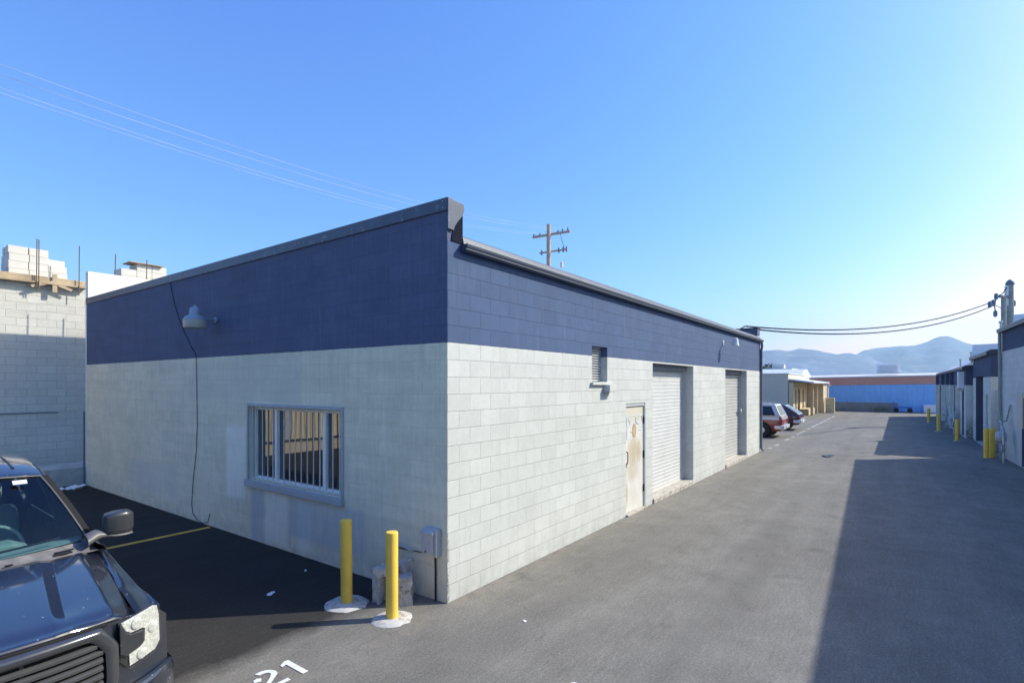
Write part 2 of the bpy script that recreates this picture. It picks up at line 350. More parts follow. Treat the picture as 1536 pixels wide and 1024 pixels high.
# ------------------------------------------------------------------ mesh builder
class MB:
    def __init__(s): s.v = []; s.f = []; s.m = []
    def add(s, vs, fs, mi=0):
        o = len(s.v); s.v += [tuple(v) for v in vs]; s.f += [tuple(i + o for i in f) for f in fs]; s.m += [mi] * len(fs); return s
    def box(s, x0, x1, y0, y1, z0, z1, mi=0):
        return s.add([(x, y, z) for z in (z0, z1) for y in (y0, y1) for x in (x0, x1)],
                     [(0, 2, 3, 1), (4, 5, 7, 6), (0, 1, 5, 4), (2, 6, 7, 3), (0, 4, 6, 2), (1, 3, 7, 5)], mi)
    def obox(s, c, ax, ay, az, mi=0):
        """box round centre c with half-axis vectors"""
        c, ax, ay, az = map(Vector, (c, ax, ay, az))
        return s.add([c + ax * i + ay * j + az * k for k in (-1, 1) for j in (-1, 1) for i in (-1, 1)],
                     [(0, 2, 3, 1), (4, 5, 7, 6), (0, 1, 5, 4), (2, 6, 7, 3), (0, 4, 6, 2), (1, 3, 7, 5)], mi)
    def tube(s, pts, r, n=8, mi=0, caps=True):
        pts = [Vector(p) for p in pts]; rs = r if isinstance(r, (list, tuple)) else [r] * len(pts)
        o = len(s.v); ref = None
        for i, p in enumerate(pts):
            d = (pts[min(i + 1, len(pts) - 1)] - pts[max(i - 1, 0)]).normalized()
            if ref is None: ref = Vector((0, 0, 1)) if abs(d.z) < .9 else Vector((1, 0, 0))
            a = d.cross(ref).normalized(); b = a.cross(d).normalized(); ref = b
            for k in range(n):
                t = 2 * math.pi * k / n; s.v.append(tuple(p + (a * math.cos(t) + b * math.sin(t)) * rs[i]))
        for i in range(len(pts) - 1):
            for k in range(n):
                s.f.append((o + i * n + k, o + (i + 1) * n + k, o + (i + 1) * n + (k + 1) % n, o + i * n + (k + 1) % n)); s.m.append(mi)
        if caps:
            s.f.append(tuple(o + k for k in range(n))); s.m.append(mi)
            q = o + (len(pts) - 1) * n; s.f.append(tuple(q + k for k in reversed(range(n)))); s.m.append(mi)
        return s
    def lathe(s, prof, c=(0, 0, 0), n=24, mi=0, axis='z'):
        o = len(s.v)
        for (r, h) in prof:
            for k in range(n):
                t = 2 * math.pi * k / n; a, b = r * math.cos(t), r * math.sin(t)
                v = (a, b, h) if axis == 'z' else ((h, a, b) if axis == 'x' else (a, h, b))
                s.v.append((v[0] + c[0], v[1] + c[1], v[2] + c[2]))
        for i in range(len(prof) - 1):
            for k in range(n):
                s.f.append((o + i * n + k, o + i * n + (k + 1) % n, o + (i + 1) * n + (k + 1) % n, o + (i + 1) * n + k)); s.m.append(mi)
        s.f.append(tuple(o + k for k in reversed(range(n)))); s.m.append(mi)
        q = o + (len(prof) - 1) * n; s.f.append(tuple(q + k for k in range(n))); s.m.append(mi)
        return s
    def prism(s, poly, a0, a1, axis='y', mi=0):
        """polygon (p,q) extruded along axis: y -> (x,z), x -> (y,z), z -> (x,y)"""
        n = len(poly)
        def P(p, a): return {'y': (p[0], a, p[1]), 'x': (a, p[0], p[1]), 'z': (p[0], p[1], a)}[axis]
        vs = [P(p, a0) for p in poly] + [P(p, a1) for p in poly]
        fs = [tuple(range(n)), tuple(range(2 * n - 1, n - 1, -1))] + [(i, n + i, n + (i + 1) % n, (i + 1) % n) for i in range(n)]
        return s.add(vs, fs, mi)
    def grid(s, rows, mi=0, flip=False):
        o = len(s.v); nc = len(rows[0])
        for r in rows: s.v += [tuple(p) for p in r]
        for i in range(len(rows) - 1):
            for j in range(nc - 1):
                q = (o + i * nc + j, o + i * nc + j + 1, o + (i + 1) * nc + j + 1, o + (i + 1) * nc + j)
                s.f.append(q[::-1] if flip else q); s.m.append(mi)
        return s
    def build(s, name, mats, parent=None, smooth=None, bevel=0., solid=0., fix=True, loc=None):
        me = bpy.data.meshes.new(name); me.from_pydata(s.v, [], s.f)
        for mm in (mats if isinstance(mats, (list, tuple)) else [mats]): me.materials.append(M[mm] if isinstance(mm, str) else mm)
        me.polygons.foreach_set('material_index', s.m)
        if fix:
            b = bmesh.new(); b.from_mesh(me); bmesh.ops.recalc_face_normals(b, faces=b.faces); b.to_mesh(me); b.free()
        if smooth is not None:
            me.polygons.foreach_set('use_smooth', [True] * len(me.polygons)); me.set_sharp_from_angle(angle=R(smooth))
        me.update(); o = bpy.data.objects.new(name, me); COL.objects.link(o)
        if parent: o.parent = parent
        if loc: o.location = loc
        if solid:
            md = o.modifiers.new('thickness', 'SOLIDIFY'); md.thickness = solid; md.offset = -1
        if bevel:
            md = o.modifiers.new('edge', 'BEVEL'); md.width = bevel; md.segments = 2; md.limit_method = 'ANGLE'; md.angle_limit = R(40)
        return o

def tag(o, label=None, cat=None, group=None, kind=None):
    if label: o['label'] = label
    if cat: o['category'] = cat
    if group: o['group'] = group
    if kind: o['kind'] = kind
    return o
def thing(name, label, cat, loc=(0, 0, 0), rz=0., group=None):
    o = bpy.data.objects.new(name, None); COL.objects.link(o); o.empty_display_size = .2
    o.location = loc; o.rotation_euler = (0, 0, rz)
    return tag(o, label, cat, group)
def dup(root, loc=None, rz=None, label=None):
    r = root.copy(); COL.objects.link(r)
    if loc is not None: r.location = loc
    if rz is not None: r.rotation_euler = (0, 0, rz)
    if label: r['label'] = label
    for ch in list(root.children):
        c = ch.copy(); COL.objects.link(c); c.parent = r
        for q in list(ch.children):
            d = q.copy(); COL.objects.link(d); d.parent = c
    return r

def wall_holes(mb, axis, face, depth, u0, u1, z0, z1, holes, mi=0):
    """wall sheet with rectangular openings and reveals; axis 'y': plane y=face running along x, body towards +depth"""
    us = sorted({u0, u1, *[h[0] for h in holes], *[h[1] for h in holes]}); zs = sorted({z0, z1, *[h[2] for h in holes], *[h[3] for h in holes]})
    P = (lambda u, d, z: (u, face + d, z)) if axis == 'y' else (lambda u, d, z: (face + d, u, z))
    inh = lambda a, b: any(h[0] < a < h[1] and h[2] < b < h[3] for h in holes)
    for a, b in zip(us, us[1:]):
        for c, d in zip(zs, zs[1:]):
            if inh((a + b) / 2, (c + d) / 2): continue
            for dd in (0, depth):
                mb.add([P(a, dd, c), P(b, dd, c), P(b, dd, d), P(a, dd, d)], [(0, 1, 2, 3)], mi)
    for (a, b, c, d) in [(u0, u1, z0, z1)] + list(holes):
        for (p, q) in (((a, c), (b, c)), ((b, c), (b, d)), ((b, d), (a, d)), ((a, d), (a, c))):
            mb.add([P(p[0], 0, p[1]), P(q[0], 0, q[1]), P(q[0], depth, q[1]), P(p[0], depth, p[1])], [(0, 1, 2, 3)], mi)
    return mb
def weld(o, d=.0008):
    b = bmesh.new(); b.from_mesh(o.data); bmesh.ops.remove_doubles(b, verts=b.verts, dist=d); bmesh.ops.recalc_face_normals(b, faces=b.faces)
    b.to_mesh(o.data); b.free(); return o

# ================================================================== GROUND
gm = MB(); n = 48
vs = [(0, 0, -.012)]; rr = (60, 200, 900, 4000, 16000)
rows = [[(r * math.cos(2 * math.pi * k / n), r * math.sin(2 * math.pi * k / n), -.012) for k in range(n + 1)] for r in (.5,) + rr]
o = gm.grid(rows).build('ground', 'ground'); tag(o, kind='structure')
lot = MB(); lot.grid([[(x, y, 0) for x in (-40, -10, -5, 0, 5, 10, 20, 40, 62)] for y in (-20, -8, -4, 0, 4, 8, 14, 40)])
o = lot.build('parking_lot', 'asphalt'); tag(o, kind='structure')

def blotch(name, c, r, mat, label, cat, z=.004, squash=.6, rz=0., n=22, jag=.3, seed=1, group=None):
    q = random.Random(seed); poly = []
    for k in range(n):
        t = 2 * math.pi * k / n; rad = r * (1 + q.uniform(-jag, jag)); poly.append((rad * math.cos(t), rad * squash * math.sin(t)))
    ob = MB().prism(poly, 0, .003, 'z').build(name, mat); ob.location = (c[0], c[1], z); ob.rotation_euler = (0, 0, rz)
    return tag(ob, label, cat, group)

# markings
o = MB().box(-3.0, -.06, 5.68, 5.79, .004, .006).build('painted_line', 'yellow_line'); tag(o, 'faded yellow parking line on the dark asphalt between truck and office wall', 'painted line')
pn = thing('parking_number', 'white stencilled stall number 21 painted on the asphalt beside the truck', 'painted number', (-2.20, .0, .004))
two = MB()
def arc(cx, cy, rx, ry, a0, a1, w, n=9):
    ins, out = [], []
    for i in range(n):
        t = R(a0 + (a1 - a0) * i / (n - 1)); out.append((cx + rx * math.cos(t), cy + ry * math.sin(t))); ins.append((cx + (rx - w) * math.cos(t), cy + (ry - w) * math.sin(t)))
    return out + ins[::-1]
two.prism([(0.0, .20), (.05, .18), (.075, .225), (.045, .25), (.01, .24)], 0, .002, 'z')
two.prism(arc(.11, .235, .105, .10, 112, -28, .05) [:9] + [(.05, .06), (-.005, .06)] + [(.125, .175)] + arc(.11, .235, .105, .10, 112, -28, .05)[9:][1:], 0, .002, 'z')
two.prism([(0, -.0), (.215, -.0), (.215, .048), (.0, .042)], 0, .002, 'z')
two.build('digit', 'white_fresh', pn, fix=True)
one = MB(); one.prism([(.33, 0), (.385, 0), (.385, .32), (.345, .325), (.285, .285), (.285, .25), (.33, .265)], 0, .002, 'z').build('digit', 'white_fresh', pn)
wl = thing('painted_line', 'worn broken white stall line along the alley beside the parked cars', 'painted line', (0, 0, .004))
q = random.Random(3); x = 18.6
while x < 44:
    L = q.uniform(.25, .9) if x < 30 else q.uniform(.9, 2.4)
    if not (21.2 < x < 22.3): MB().box(x, x + L, -.16 + q.uniform(-.02, .02), -.03 + q.uniform(-.02, .02), 0, .003).build('dash', 'white_paint', wl)
    x += L + q.uniform(.3, 1.2)
for xx in (19.0, 26.2): MB().box(xx, xx + .1, .2, 3.6, .0, .003).build('stall_line', 'white_paint', wl)
for i, (c, r, s, lb) in enumerate((((-.62, -2.02), .055, 4, 'small white paint drip blob on asphalt before the block wall'), ((-1.05, 1.95), .06, 5, 'crumpled white paper scrap on the dark bay asphalt'), ((.15, -1.0), .03, 8, 'tiny pale scrap on sunlit asphalt near building corner'))):
    blotch('paper_scrap', c, r, 'paper', lb, 'litter', .005, .55, .5 * i, 8, .4, s)
blotch('paper_scrap', (-2.05, 3.1), .05, 'paper', 'thin white scrap on shaded asphalt beyond the truck mirror', 'litter', .005, .3, .2, 7, .4, 11)
blotch('paper_scrap', (-.34, 2.33), .05, 'paper', 'pale scrap on shaded asphalt near the window wall', 'litter', .005, .3, .9, 7, .4, 12)
bag = MB()
q = random.Random(5)
for k in range(7):
    c = Vector((q.uniform(-.22, .22), q.uniform(-.12, .12), .03)); bag.obox(c, (q.uniform(.05, .12), .02, .02), (-.02, q.uniform(.03, .07), .01), (.0, -.01, .02))
o = bag.build('paper_scrap', 'paper', bevel=.006); o.location = (-.42, 12.15, .0); tag(o, 'heap of pale scraps at the foot of the rear footing', 'litter')
rag = MB(); rag.prism([(0, 0), (.5, -.05), (.62, .12), (.3, .16), (.1, .3), (-.2, .14)], 0, .03, 'z'); o = rag.build('rag', 'truck_dark', bevel=.01); o.location = (17.2, -2.35, .004); tag(o, 'flattened dark rag with pale edge lying in the sunlit lane', 'litter')
for i, (x, y, L, lb) in enumerate(((14.6, -2.9, 1.1, 'long dark smear at the sunlit end of near lane shadow'),)):
    pass

# ================================================================== MAIN BUILDING
bld = thing('block_building', 'low pale grey block building with navy upper band and two roll doors', 'building')
LX, LY, TH = 17.45, 12.47, .20
VENT = (3.635, 4.232, 2.61, 3.235); DOOR = (5.05, 6.02, .02, 2.19); RD1 = (6.43, 9.233, 0.01, 3.03); RD2 = (12.36, 15.18, .01, 3.03)
WIN = (1.985, 4.47, 1.0, 2.205)
wb = MB()
wall_holes(wb, 'y', 0, TH, 0.003, LX, 0, 4.26, [VENT, DOOR, RD1, RD2], 0)
weld(wb.build('wall', 'wallB', bld))
wa = MB()
wall_holes(wa, 'x', .0, TH, .002, LY, 0, 4.62, [WIN], 0)
wa.box(.2015, .235, .006, .2, 4.262, 4.62)          # corner pier of the parapet
weld(wa.build('wall', 'wallA', bld))
back = MB(); back.box(TH, LX, LY - TH, LY - .001, 0, 4.62).box(LX - TH, LX - .002, TH, LY - TH, 0, 4.26)
back.build('wall', 'wallA', bld)
# side of the corner is one block face; roof
MB().box(TH, LX - TH, TH, LY - TH, 3.9, 4.12).build('roof', 'roofing', bld)
# coping along the office side
cp = MB()
prof = [(-.022, 4.605), (-.022, 4.752), (.262, 4.735), (.262, 4.63), (.25, 4.63), (.25, 4.722), (-.010, 4.738), (-.010, 4.605)]
for a, b in ((-.012, 3.05), (3.053, 6.1), (6.103, 9.15), (9.153, LY + .01)):
    cp.prism(prof, a, b, 'y')
cp.build('coping', 'navy_cap', bld)
ec = MB(); ec.prism([(-.018, 4.752), (.262, 4.735), (.268, 4.655), (.235, 4.59), (.150, 4.50), (.100, 4.435), (.085, 4.385), (-.018, 4.385)], -.030, -.0125, 'y')
MB().prism([(.086, 4.385), (.101, 4.435), (.151, 4.50), (.236, 4.59), (.262, 4.63), (.262, 4.30), (.30, 4.262), (.06, 4.262)], -.010, -.004, 'y').build('shade_filler', 'tar', bld)  # dark sheet painting the shade in the notch under the coping end
ec.build('coping_end', 'navy_cap', bld, bevel=.004)
for (yy, zz) in ((.05, 4.715), (.05, 4.64), (3.0, 4.68), (3.1, 4.68), (6.05, 4.68), (6.15, 4.68), (9.1, 4.68)):
    MB().lathe([(.010, 0), (.010, -.005), (.004, -.008)], (-.0225, yy, zz), 8, axis='x').build('rivet', 'galv', bld)
# flashing and gutter on the street side
fl = MB()
fp = [(-.030, 4.255), (-.010, 4.345), (.02, 4.368), (.21, 4.378), (.21, 4.366), (.03, 4.356), (.0, 4.338), (-.02, 4.255)]
cuts = [.262, 3.2, 6.25, 9.3, 12.35, 15.4, LX + .02]
for a, b in zip(cuts, cuts[1:]): fl.prism(fp, a, b - .006, 'x')
fl.build('roof_flashing', 'fascia', bld)
fk = MB()
fk.box(.262, LX, .001, .20, 4.262, 4.352); fk.build('parapet', 'wallB', bld)
gt = MB()
gp = [(-.004, 4.165), (-.085, 4.165), (-.095, 4.185), (-.112, 4.203), (-.118, 4.225), (-.118, 4.247), (-.106, 4.247), (-.106, 4.228), (-.098, 4.212), (-.084, 4.195), (-.078, 4.175), (-.016, 4.175), (-.016, 4.252), (-.004, 4.252)]
gt.prism(gp, .225, LX + .06, 'x')
ge = [(-.004, 4.165), (-.085, 4.165), (-.095, 4.185), (-.112, 4.203), (-.118, 4.247), (-.004, 4.247)]
gt.prism(ge, .221, .224, 'x').prism(ge, LX + .061, LX + .064, 'x')
gut = gt.build('gutter', 'gutter', bld)
MB().tube([(.221, -.117, 4.249), (LX + .06, -.117, 4.249)], .0065, 8).build('lip', 'trim_blue', gut, smooth=60)
MB().tube([(.221, -.098, 4.190), (LX + .06, -.098, 4.190)], .005, 8).build('lip', 'trim_blue', gut, smooth=60)
# far end parapet with cap
fe = MB(); fe.box(LX - .42, LX - .0, .02, 3.0, 4.42, 4.66); fe.build('parapet_end', 'fascia', bld)
MB().box(LX - .45, LX + .03, -.01, 3.03, 4.662, 4.70).build('coping', 'navy_cap', bld)
dp = MB(); dp.tube([(LX - .12, -.07, 4.16), (LX - .12, -.085, 3.98), (LX - .09, -.05, 3.85), (LX - .09, -.05, .12), (LX - .09, -.14, .05)], .045, 10)
dp.build('downpipe', 'cable_grey', bld, smooth=40)
# vent
vt = MB()
for k in range(14): vt.obox((3.93, .14, 2.635 + k * .0445), (.295, 0, 0), (0, .018, -.013), (0, .002, .003))
vt.box(3.64, 4.228, .175, .195, 2.615, 3.23, 1)
vt.build('vent_louvre', ['whitetrim', 'dark_gap'], bld)
sl = MB(); sl.box(3.58, 4.34, -.055, -.001, 2.555, 2.605).box(4.07, 4.34, -.13, -.001, 2.43, 2.553)
sl.build('vent_sill', 'wallB', bld, bevel=.006)
# man door
dr = MB().box(5.055, 5.985, .035, .075, .045, 2.115).build('door', 'door', bld, bevel=.004)
fr = MB()
fr.box(5.05, 6.018, .012, .08, 2.128, 2.186).box(5.988, 6.018, .012, .08, .03, 2.126)
fr.box(5.0505, 5.0535, .012, .08, .03, 2.126)
fr.build('door_frame', 'boxgrey', bld)
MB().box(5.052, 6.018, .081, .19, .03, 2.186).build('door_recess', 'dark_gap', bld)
MB().box(5.04, 6.03, -.05, .07, .0, .042).build('door_threshold', 'threshold', bld, bevel=.006)
hd = MB(); hd.tube([(5.12, .034, 1.25), (5.12, .0, 1.24), (5.118, -.008, 1.2), (5.118, -.008, 1.06), (5.12, .0, 1.02), (5.12, .034, 1.01)], .010, 8)
hd.box(5.09, 5.15, .028, .034, .94, 1.02)
hd.build('handle', 'cable', dr, smooth=40)
MB().box(5.085, 5.115, .027, .0345, .36, .54).build('lock_plate', 'cable', dr)
for zz in (.42, 1.12, 1.83):
    h = MB().lathe([(.012, -.075), (.016, -.07), (.016, .07), (.012, .075)], (5.985, .022, zz), 8); h.build('hinge', 'cable', dr)
st = MB(); st.lathe([(.001, 0), (.105, 0), (.105, -.002), (.001, -.002)], (0, 0, 0), 24, axis='y')
o = st.build('sticker', 'sticker', dr); o.scale = (.92, 1, 1.35); o.location = (5.52, .0345, 1.635)
st = MB(); st.lathe([(.001, 0), (.06, 0), (.06, -.001), (.001, -.001)], (0, 0, 0), 20, axis='y')
o = st.build('sticker', 'sticker_in', dr); o.scale = (.8, 1, 1.6); o.location = (5.52, .0320, 1.635)
def stroke(pts, r=.0085): MB().tube([(x, .0365, z) for x, z in pts], r, 6).build('spray_stroke', 'spray', dr, smooth=60)
stroke([(5.16, 1.92), (5.34, 1.925)]); stroke([(5.15, 1.90), (5.14, 1.80), (5.17, 1.73), (5.25, 1.72), (5.30, 1.77), (5.29, 1.84), (5.23, 1.87)])
stroke([(5.17, 1.70), (5.16, 1.60), (5.165, 1.49), (5.26, 1.485)]); stroke([(5.47, 1.92), (5.50, 1.94), (5.58, 1.935)]); stroke([(5.38, 1.94), (5.40, 1.95)])
stroke([(5.60, 1.90), (5.61, 1.75)]); stroke([(5.60, 1.90), (5.68, 1.90), (5.70, 1.84), (5.62, 1.81), (5.74, 1.74)]); stroke([(5.74, 1.93), (5.90, 1.925), (5.92, 1.80)])
stroke([(5.33, 1.63), (5.40, 1.60), (5.43, 1.64)]); stroke([(5.76, 1.64), (5.88, 1.63), (5.92, 1.70)])
# roll doors
def rolldoor(o4, mat, pitch, amp, label=None):
    x0, x1, z0, z1 = o4; zb = .14
    D = .28; rows = []
    n = int((z1 - zb) / pitch); 
    for k in range(n + 1):
        z = zb + k * pitch
        for (dz, dy) in ((0., .0), (pitch * .16, -amp), (pitch * .80, -amp * 1.15), (pitch * .94, 0.)):
            if z + dz < z1 - .01: rows.append([(x0 + .004, D + dy, z + dz), (x1 - .004, D + dy, z + dz)])
    mb = MB().grid(rows)
    d = mb.build('roll_door', mat, bld, solid=.012)
    if label: d['label'] = label
    MB().box(x0 + .003, x1 - .003, D - .03, D + .02, zb - .028, zb - .001).build('bottom_bar', 'bar_grey', d)
    for xx in (x0 + .002, x1 - .062): MB().box(xx, xx + .06, D - .045, D - .024, zb, z1 - .002).build('guide_rail', 'bar_grey', d)
    MB().box(x0 + .07, x1 - .07, D - .12, D - .03, z1 - .13, z1 - .004).build('door_hood', 'cable_grey', d)
    th = MB(); th.box(x0 + .002, x1 - .002, -.035, .34, .0, .11); th.build('door_threshold', 'threshold', bld, bevel=.012)
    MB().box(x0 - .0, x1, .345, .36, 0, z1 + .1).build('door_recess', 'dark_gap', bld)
    return d
d1 = rolldoor(RD1, 'rolldoor', .085, .008, 'wide white roll door nearer the door')
d2 = rolldoor(RD2, 'rolldoor2', .110, .018, 'cream roll door near the far end')
MB().box(14.9, 15.05, .13, .16, 1.62, 1.72).build('lock_box', 'boxgrey', d2)
# jamb liners of the openings (deeper than the block)
for (x0, x1, z0, z1) in (RD1, RD2):
    MB().box(x1 + .001, x1 + .10, TH + .001, .344, 0, z1).build('door_jamb', 'greywall', bld); MB().box(x0 - .10, x0 - .001, TH + .001, .344, 0, z1).build('door_jamb', 'greywall', bld)
# office window
wn = MB()
wn.box(-.028, -.001, 1.945, 1.983, .99, 2.255).box(-.028, -.001, 4.472, 4.515, .99, 2.255).box(-.03, -.001, 1.984, 4.471, 2.207, 2.255)
win = wn.build('window', 'trim_blue', bld, bevel=.004)
MB().box(-.065, -.002, 1.93, 4.53, .885, .988).build('sill', 'trim_blue', win, bevel=.008)
MB().box(.125, .131, 2.0, 4.46, 1.0, 2.2).build('pane', 'window_glass', win)
fr = MB()
for y0, y1 in ((1.99, 2.03), (4.42, 4.46)): fr.box(.085, .124, y0, y1, 1.002, 2.203)
fr.box(.085, .124, 2.031, 4.419, 1.002, 1.05).box(.085, .124, 2.031, 4.419, 2.15, 2.203)
fr.build('frame', 'steel_white', win)
for y0 in (2.47, 3.755): MB().box(.070, .122, y0, y0 + .065, 1.0505, 2.1495).build('mullion', 'steel_white', win)
for k in range(16):
    yy = 2.075 + k * .1565
    MB().tube([(.028, yy, 1.003), (.028, yy, 2.203)], .0085, 8).build('security_bar', 'bar_grey', win, smooth=40)
MB().box(.018, .038, 1.99, 4.465, 2.175, 2.19).build('bar_rail', 'bar_grey', win); MB().box(.018, .038, 1.99, 4.465, 1.012, 1.027).build('bar_rail', 'bar_grey', win)

# lamp on office wall
lp = thing('wall_lamp', 'grey barn lamp with dusty drum shade on the navy band above the window wall', 'lamp', (0, 5.60, 3.69)); lp.scale = (.9, .9, .9)
MB().lathe([(.055, 0), (.055, -.03), (.03, -.04)], (0, 0, .03), 14, axis='x').build('wall_plate', 'lampgrey', lp)
MB().tube([(-.03, 0, .03), (-.12, 0, .045), (-.22, 0, .04), (-.30, 0, .06)], .02, 10).build('arm', 'lampgrey', lp, smooth=50)
MB().lathe([(.022, .28), (.028, .25), (.075, .235), (.095, .20), (.10, .13), (.105, .085), (.165, .055), (.205, .005), (.21, -.01)], (-.40, 0, 0), 24).build('housing', 'lampgrey', lp, smooth=35)
MB().lathe([(.207, -.0105), (.207, -.05), (.203, -.15), (.195, -.165), (.06, -.165)], (-.40, 0, 0), 24).build('lamp_shade', 'lens', lp, smooth=35)
lp2 = thing('wall_lamp', 'small white lamp head on a bent arm between the two roll doors', 'lamp', (12.05, 0, 3.82))
MB().box(-.05, .05, -.03, -.001, -.06, .06).build('wall_plate', 'lampwhite', lp2, bevel=.005)
MB().tube([(0, -.03, 0), (0, -.14, .02), (0, -.24, .03), (0, -.32, .02)], .018, 8).build('arm', 'lampwhite', lp2, smooth=50)
MB().lathe([(.03, .12), (.06, .11), (.075, .06), (.085, -.06), (.105, -.10), (.10, -.115), (.03, -.115)], (0, -.37, .0), 16).build('lamp_shade', 'lampwhite', lp2, smooth=35)
# hanging cable on office wall
cb = MB().tube([(-.012, 7.50, 4.60), (-.012, 7.44, 4.45), (-.012, 7.30, 4.15), (-.012, 7.08, 3.82), (-.012, 6.85, 3.55), (-.012, 6.55, 3.26), (-.012, 6.38, 3.12), (-.012, 6.35, 2.7), (-.012, 6.33, 1.8), (-.012, 6.37, 1.3), (-.012, 6.50, .75), (-.012, 6.56, .3), (-.014, 6.50, .13), (-.03, 6.3, .05), (-.03, 6.08, .02), (-.015, 5.9, .06), (-.015, 5.83, .22)], .0055, 6)
tag(cb.build('cable', 'cable', smooth=60), 'loose dark cable hanging down the office wall past the barn lamp', 'cable')
# meter box by the corner
mb = thing('meter_box', 'grey telephone box with hooded lid beside the sunlit building corner', 'utility box', (0, .225, .56))
MB().box(-.11, -.001, -.095, .095, .0, .255).build('box_body', 'boxgrey', mb, bevel=.012)
MB().prism([(-.125, .235), (-.128, .262), (-.03, .305), (-.001, .305), (-.001, .257), (-.11, .257)], -.105, .105, 'y').build('lid', 'trim_blue', mb, bevel=.004)
MB().box(-.09, -.001, -.135, -.098, -.02, .30).build('side_cover', 'trim_blue', mb, bevel=.004)
MB().lathe([(.014, 0), (.014, -.01), (.008, -.014)], (-.1105, .02, .035), 8, axis='x').build('knob', 'rust', mb)
MB().tube([(-.03, -.055, .0), (-.022, -.055, -.2), (-.022, -.055, -.555)], .011, 8).build('conduit', 'cable', mb)
MB().tube([(-.04, .05, .0), (-.03, .09, -.02), (-.02, .35, -.035), (-.02, .72, -.055), (-.02, .80, -.12)], .006, 6).build('wire', 'cable', mb)

# broken concrete riser and bent pipe
def rough_block(mb, boxes, seed, amp, cut=4):
    b = bmesh.new()
    for (c, h, rz) in boxes:
        t = bmesh.ops.create_cube(b, size=1., matrix=Matrix.Translation(c) @ Matrix.Rotation(rz, 4, 'Z') @ Matrix.Diagonal((*h, 1)))
    bmesh.ops.subdivide_edges(b, edges=b.edges, cuts=cut, use_grid_fill=True)
    for v in b.verts:
        nz = mnoise.noise_vector(v.co * 11 + Vector((seed, 0, 0))); v.co += nz * amp
    o = len(mb.v); b.verts.index_update(); mb.v += [tuple(v.co) for v in b.verts]
    for f in b.faces: mb.f.append(tuple(o + v.index for v in f.verts)); mb.m.append(0)
    b.free(); return mb
ris = MB()
rough_block(ris, [((-.10, .16, .17), (.10, .09, .36), .2), ((.10, -.06, .16), (.26, .20, .33), .75), ((-.03, .10, .38), (.30, .12, .09), -.55), ((.17, .02, .36), (.12, .12, .18), .3), ((.02, .2, .2), (.1, .08, .42), 0), ((.20, .0, .43), (.05, .16, .10), .9)], 3, .038, 5)
o = ris.build('broken_block', 'concrete_dark', smooth=32); o.location = (-.36, .52, -.01); tag(o, 'chipped hollow concrete riser standing in the shade behind the yellow bollards', 'concrete block')
pp = MB().tube([(-.06, .98, .44), (-.075, .96, .58), (-.085, .92, .615), (-.10, .82, .605), (-.13, .55, .585), (-.15, .42, .575)], .016, 8)
tag(pp.build('bent_pipe', 'galv', smooth=50), 'thin bent metal pipe leaning behind the nearer yellow bollard', 'pipe')
MB().tube([(-.06, .98, .44), (-.05, 1.0, .0)], .012, 8).build('pipe_leg', 'galv', bpy.data.objects['bent_pipe'])

# ---------------------------------------------------------------- bollards
def bollard(loc, h, r, collar, label, group, seed, lean=0.):
    t = thing('bollard', label, 'bollard', loc, 0., group)
    pr = [(r, 0), (r, h - .012), (r * .985, h - .004), (r * .93, h), (.001, h + .004)]
    p = MB().lathe(pr, n=24).build('post', 'yellow', t, smooth=35); p.rotation_euler = (0, R(lean), 0)
    if collar:
        q = random.Random(seed); rows = []
        for (k, zz) in ((.0, .028), (.45, .026), (.85, .016), (1.0, .002)):
            rows.append([((r + (collar - r) * k * (1 + (.22 * mnoise.noise(Vector((math.cos(a) * 1.7 + seed, math.sin(a) * 1.7, 0))) if k > .3 else 0))) * math.cos(a),
                          (r + (collar - r) * k * (1 + (.30 * mnoise.noise(Vector((math.cos(a) * 2.3, math.sin(a) * 2.3 + seed, 3))) if k > .3 else 0))) * math.sin(a), zz) for a in [2 * math.pi * i / 40 for i in range(41)]])
        MB().grid(rows).build('concrete_collar', 'concrete_white', t, smooth=60)
    return t
bollard((-.657, .211, 0), .955, .066, .215, 'sunlit yellow bollard nearest the building corner', None, 2)
bollard((-.693, .954, 0), .985, .066, .25, 'shaded yellow bollard behind the sunlit one', None, 9, -.6)
bollard((20.15, -6.75, 0), 1.02, .075, 0, 'left one of the paired yellow bollards at the gap in the right row', 'bollards along the right hand row', 0)
bollard((20.40, -6.93, 0), 1.02, .09, 0, 'thicker right one of the paired yellow bollards at the gap in the right row', 'bollards along the right hand row', 0)
bollard((26.8, -6.43, 0), .98, .085, .16, 'yellow bollard before the wide navy doorway of the right row', 'bollards along the right hand row', 4)
bollard((32.4, -6.03, 0), .95, .085, .18, 'yellow bollard before the gas pipes of the low right row', 'bollards along the right hand row', 5)
bollard((40.3, -5.89, 0), .95, .085, .15, 'farthest yellow bollard at the end of the right row', 'bollards along the right hand row', 6)

# ================================================================== NEIGHBOUR UNDER CONSTRUCTION (behind, left)
nb = thing('block_wall', 'bare grey block wall of the unfinished neighbour with pale sunlit top', 'wall', (0, 14.15, 0))
MB().box(-3.4, .62, 0, .2, 0, 5.22).build('wall', 'cmu_raw', nb)
MB().box(-3.4, .62, .2, 9., 5.0, 5.279).build('deck', 'roofing', nb)
MB().box(-2.4, -.16, -.022, -.001, 1.80, 1.825).build('rail', 'cable_grey', nb)
ft = MB(); rough_block(ft, [((-1.4, -.85, .20), (3.6, 1.2, .50), 0)], 5, .03, 9)
o = ft.build('footing', 'concrete', smooth=25); o.location = (-.02, 14.15, 0); tag(o, 'rough cracked concrete footing at the foot of the rear block wall', 'footing')
tag(MB().tube([(-.03, 12.55, 0), (-.03, 12.55, 1.88)], .022, 8).build('steel_post', 'cable_grey'), 'thin grey steel post at the rear corner of the office wall', 'post')
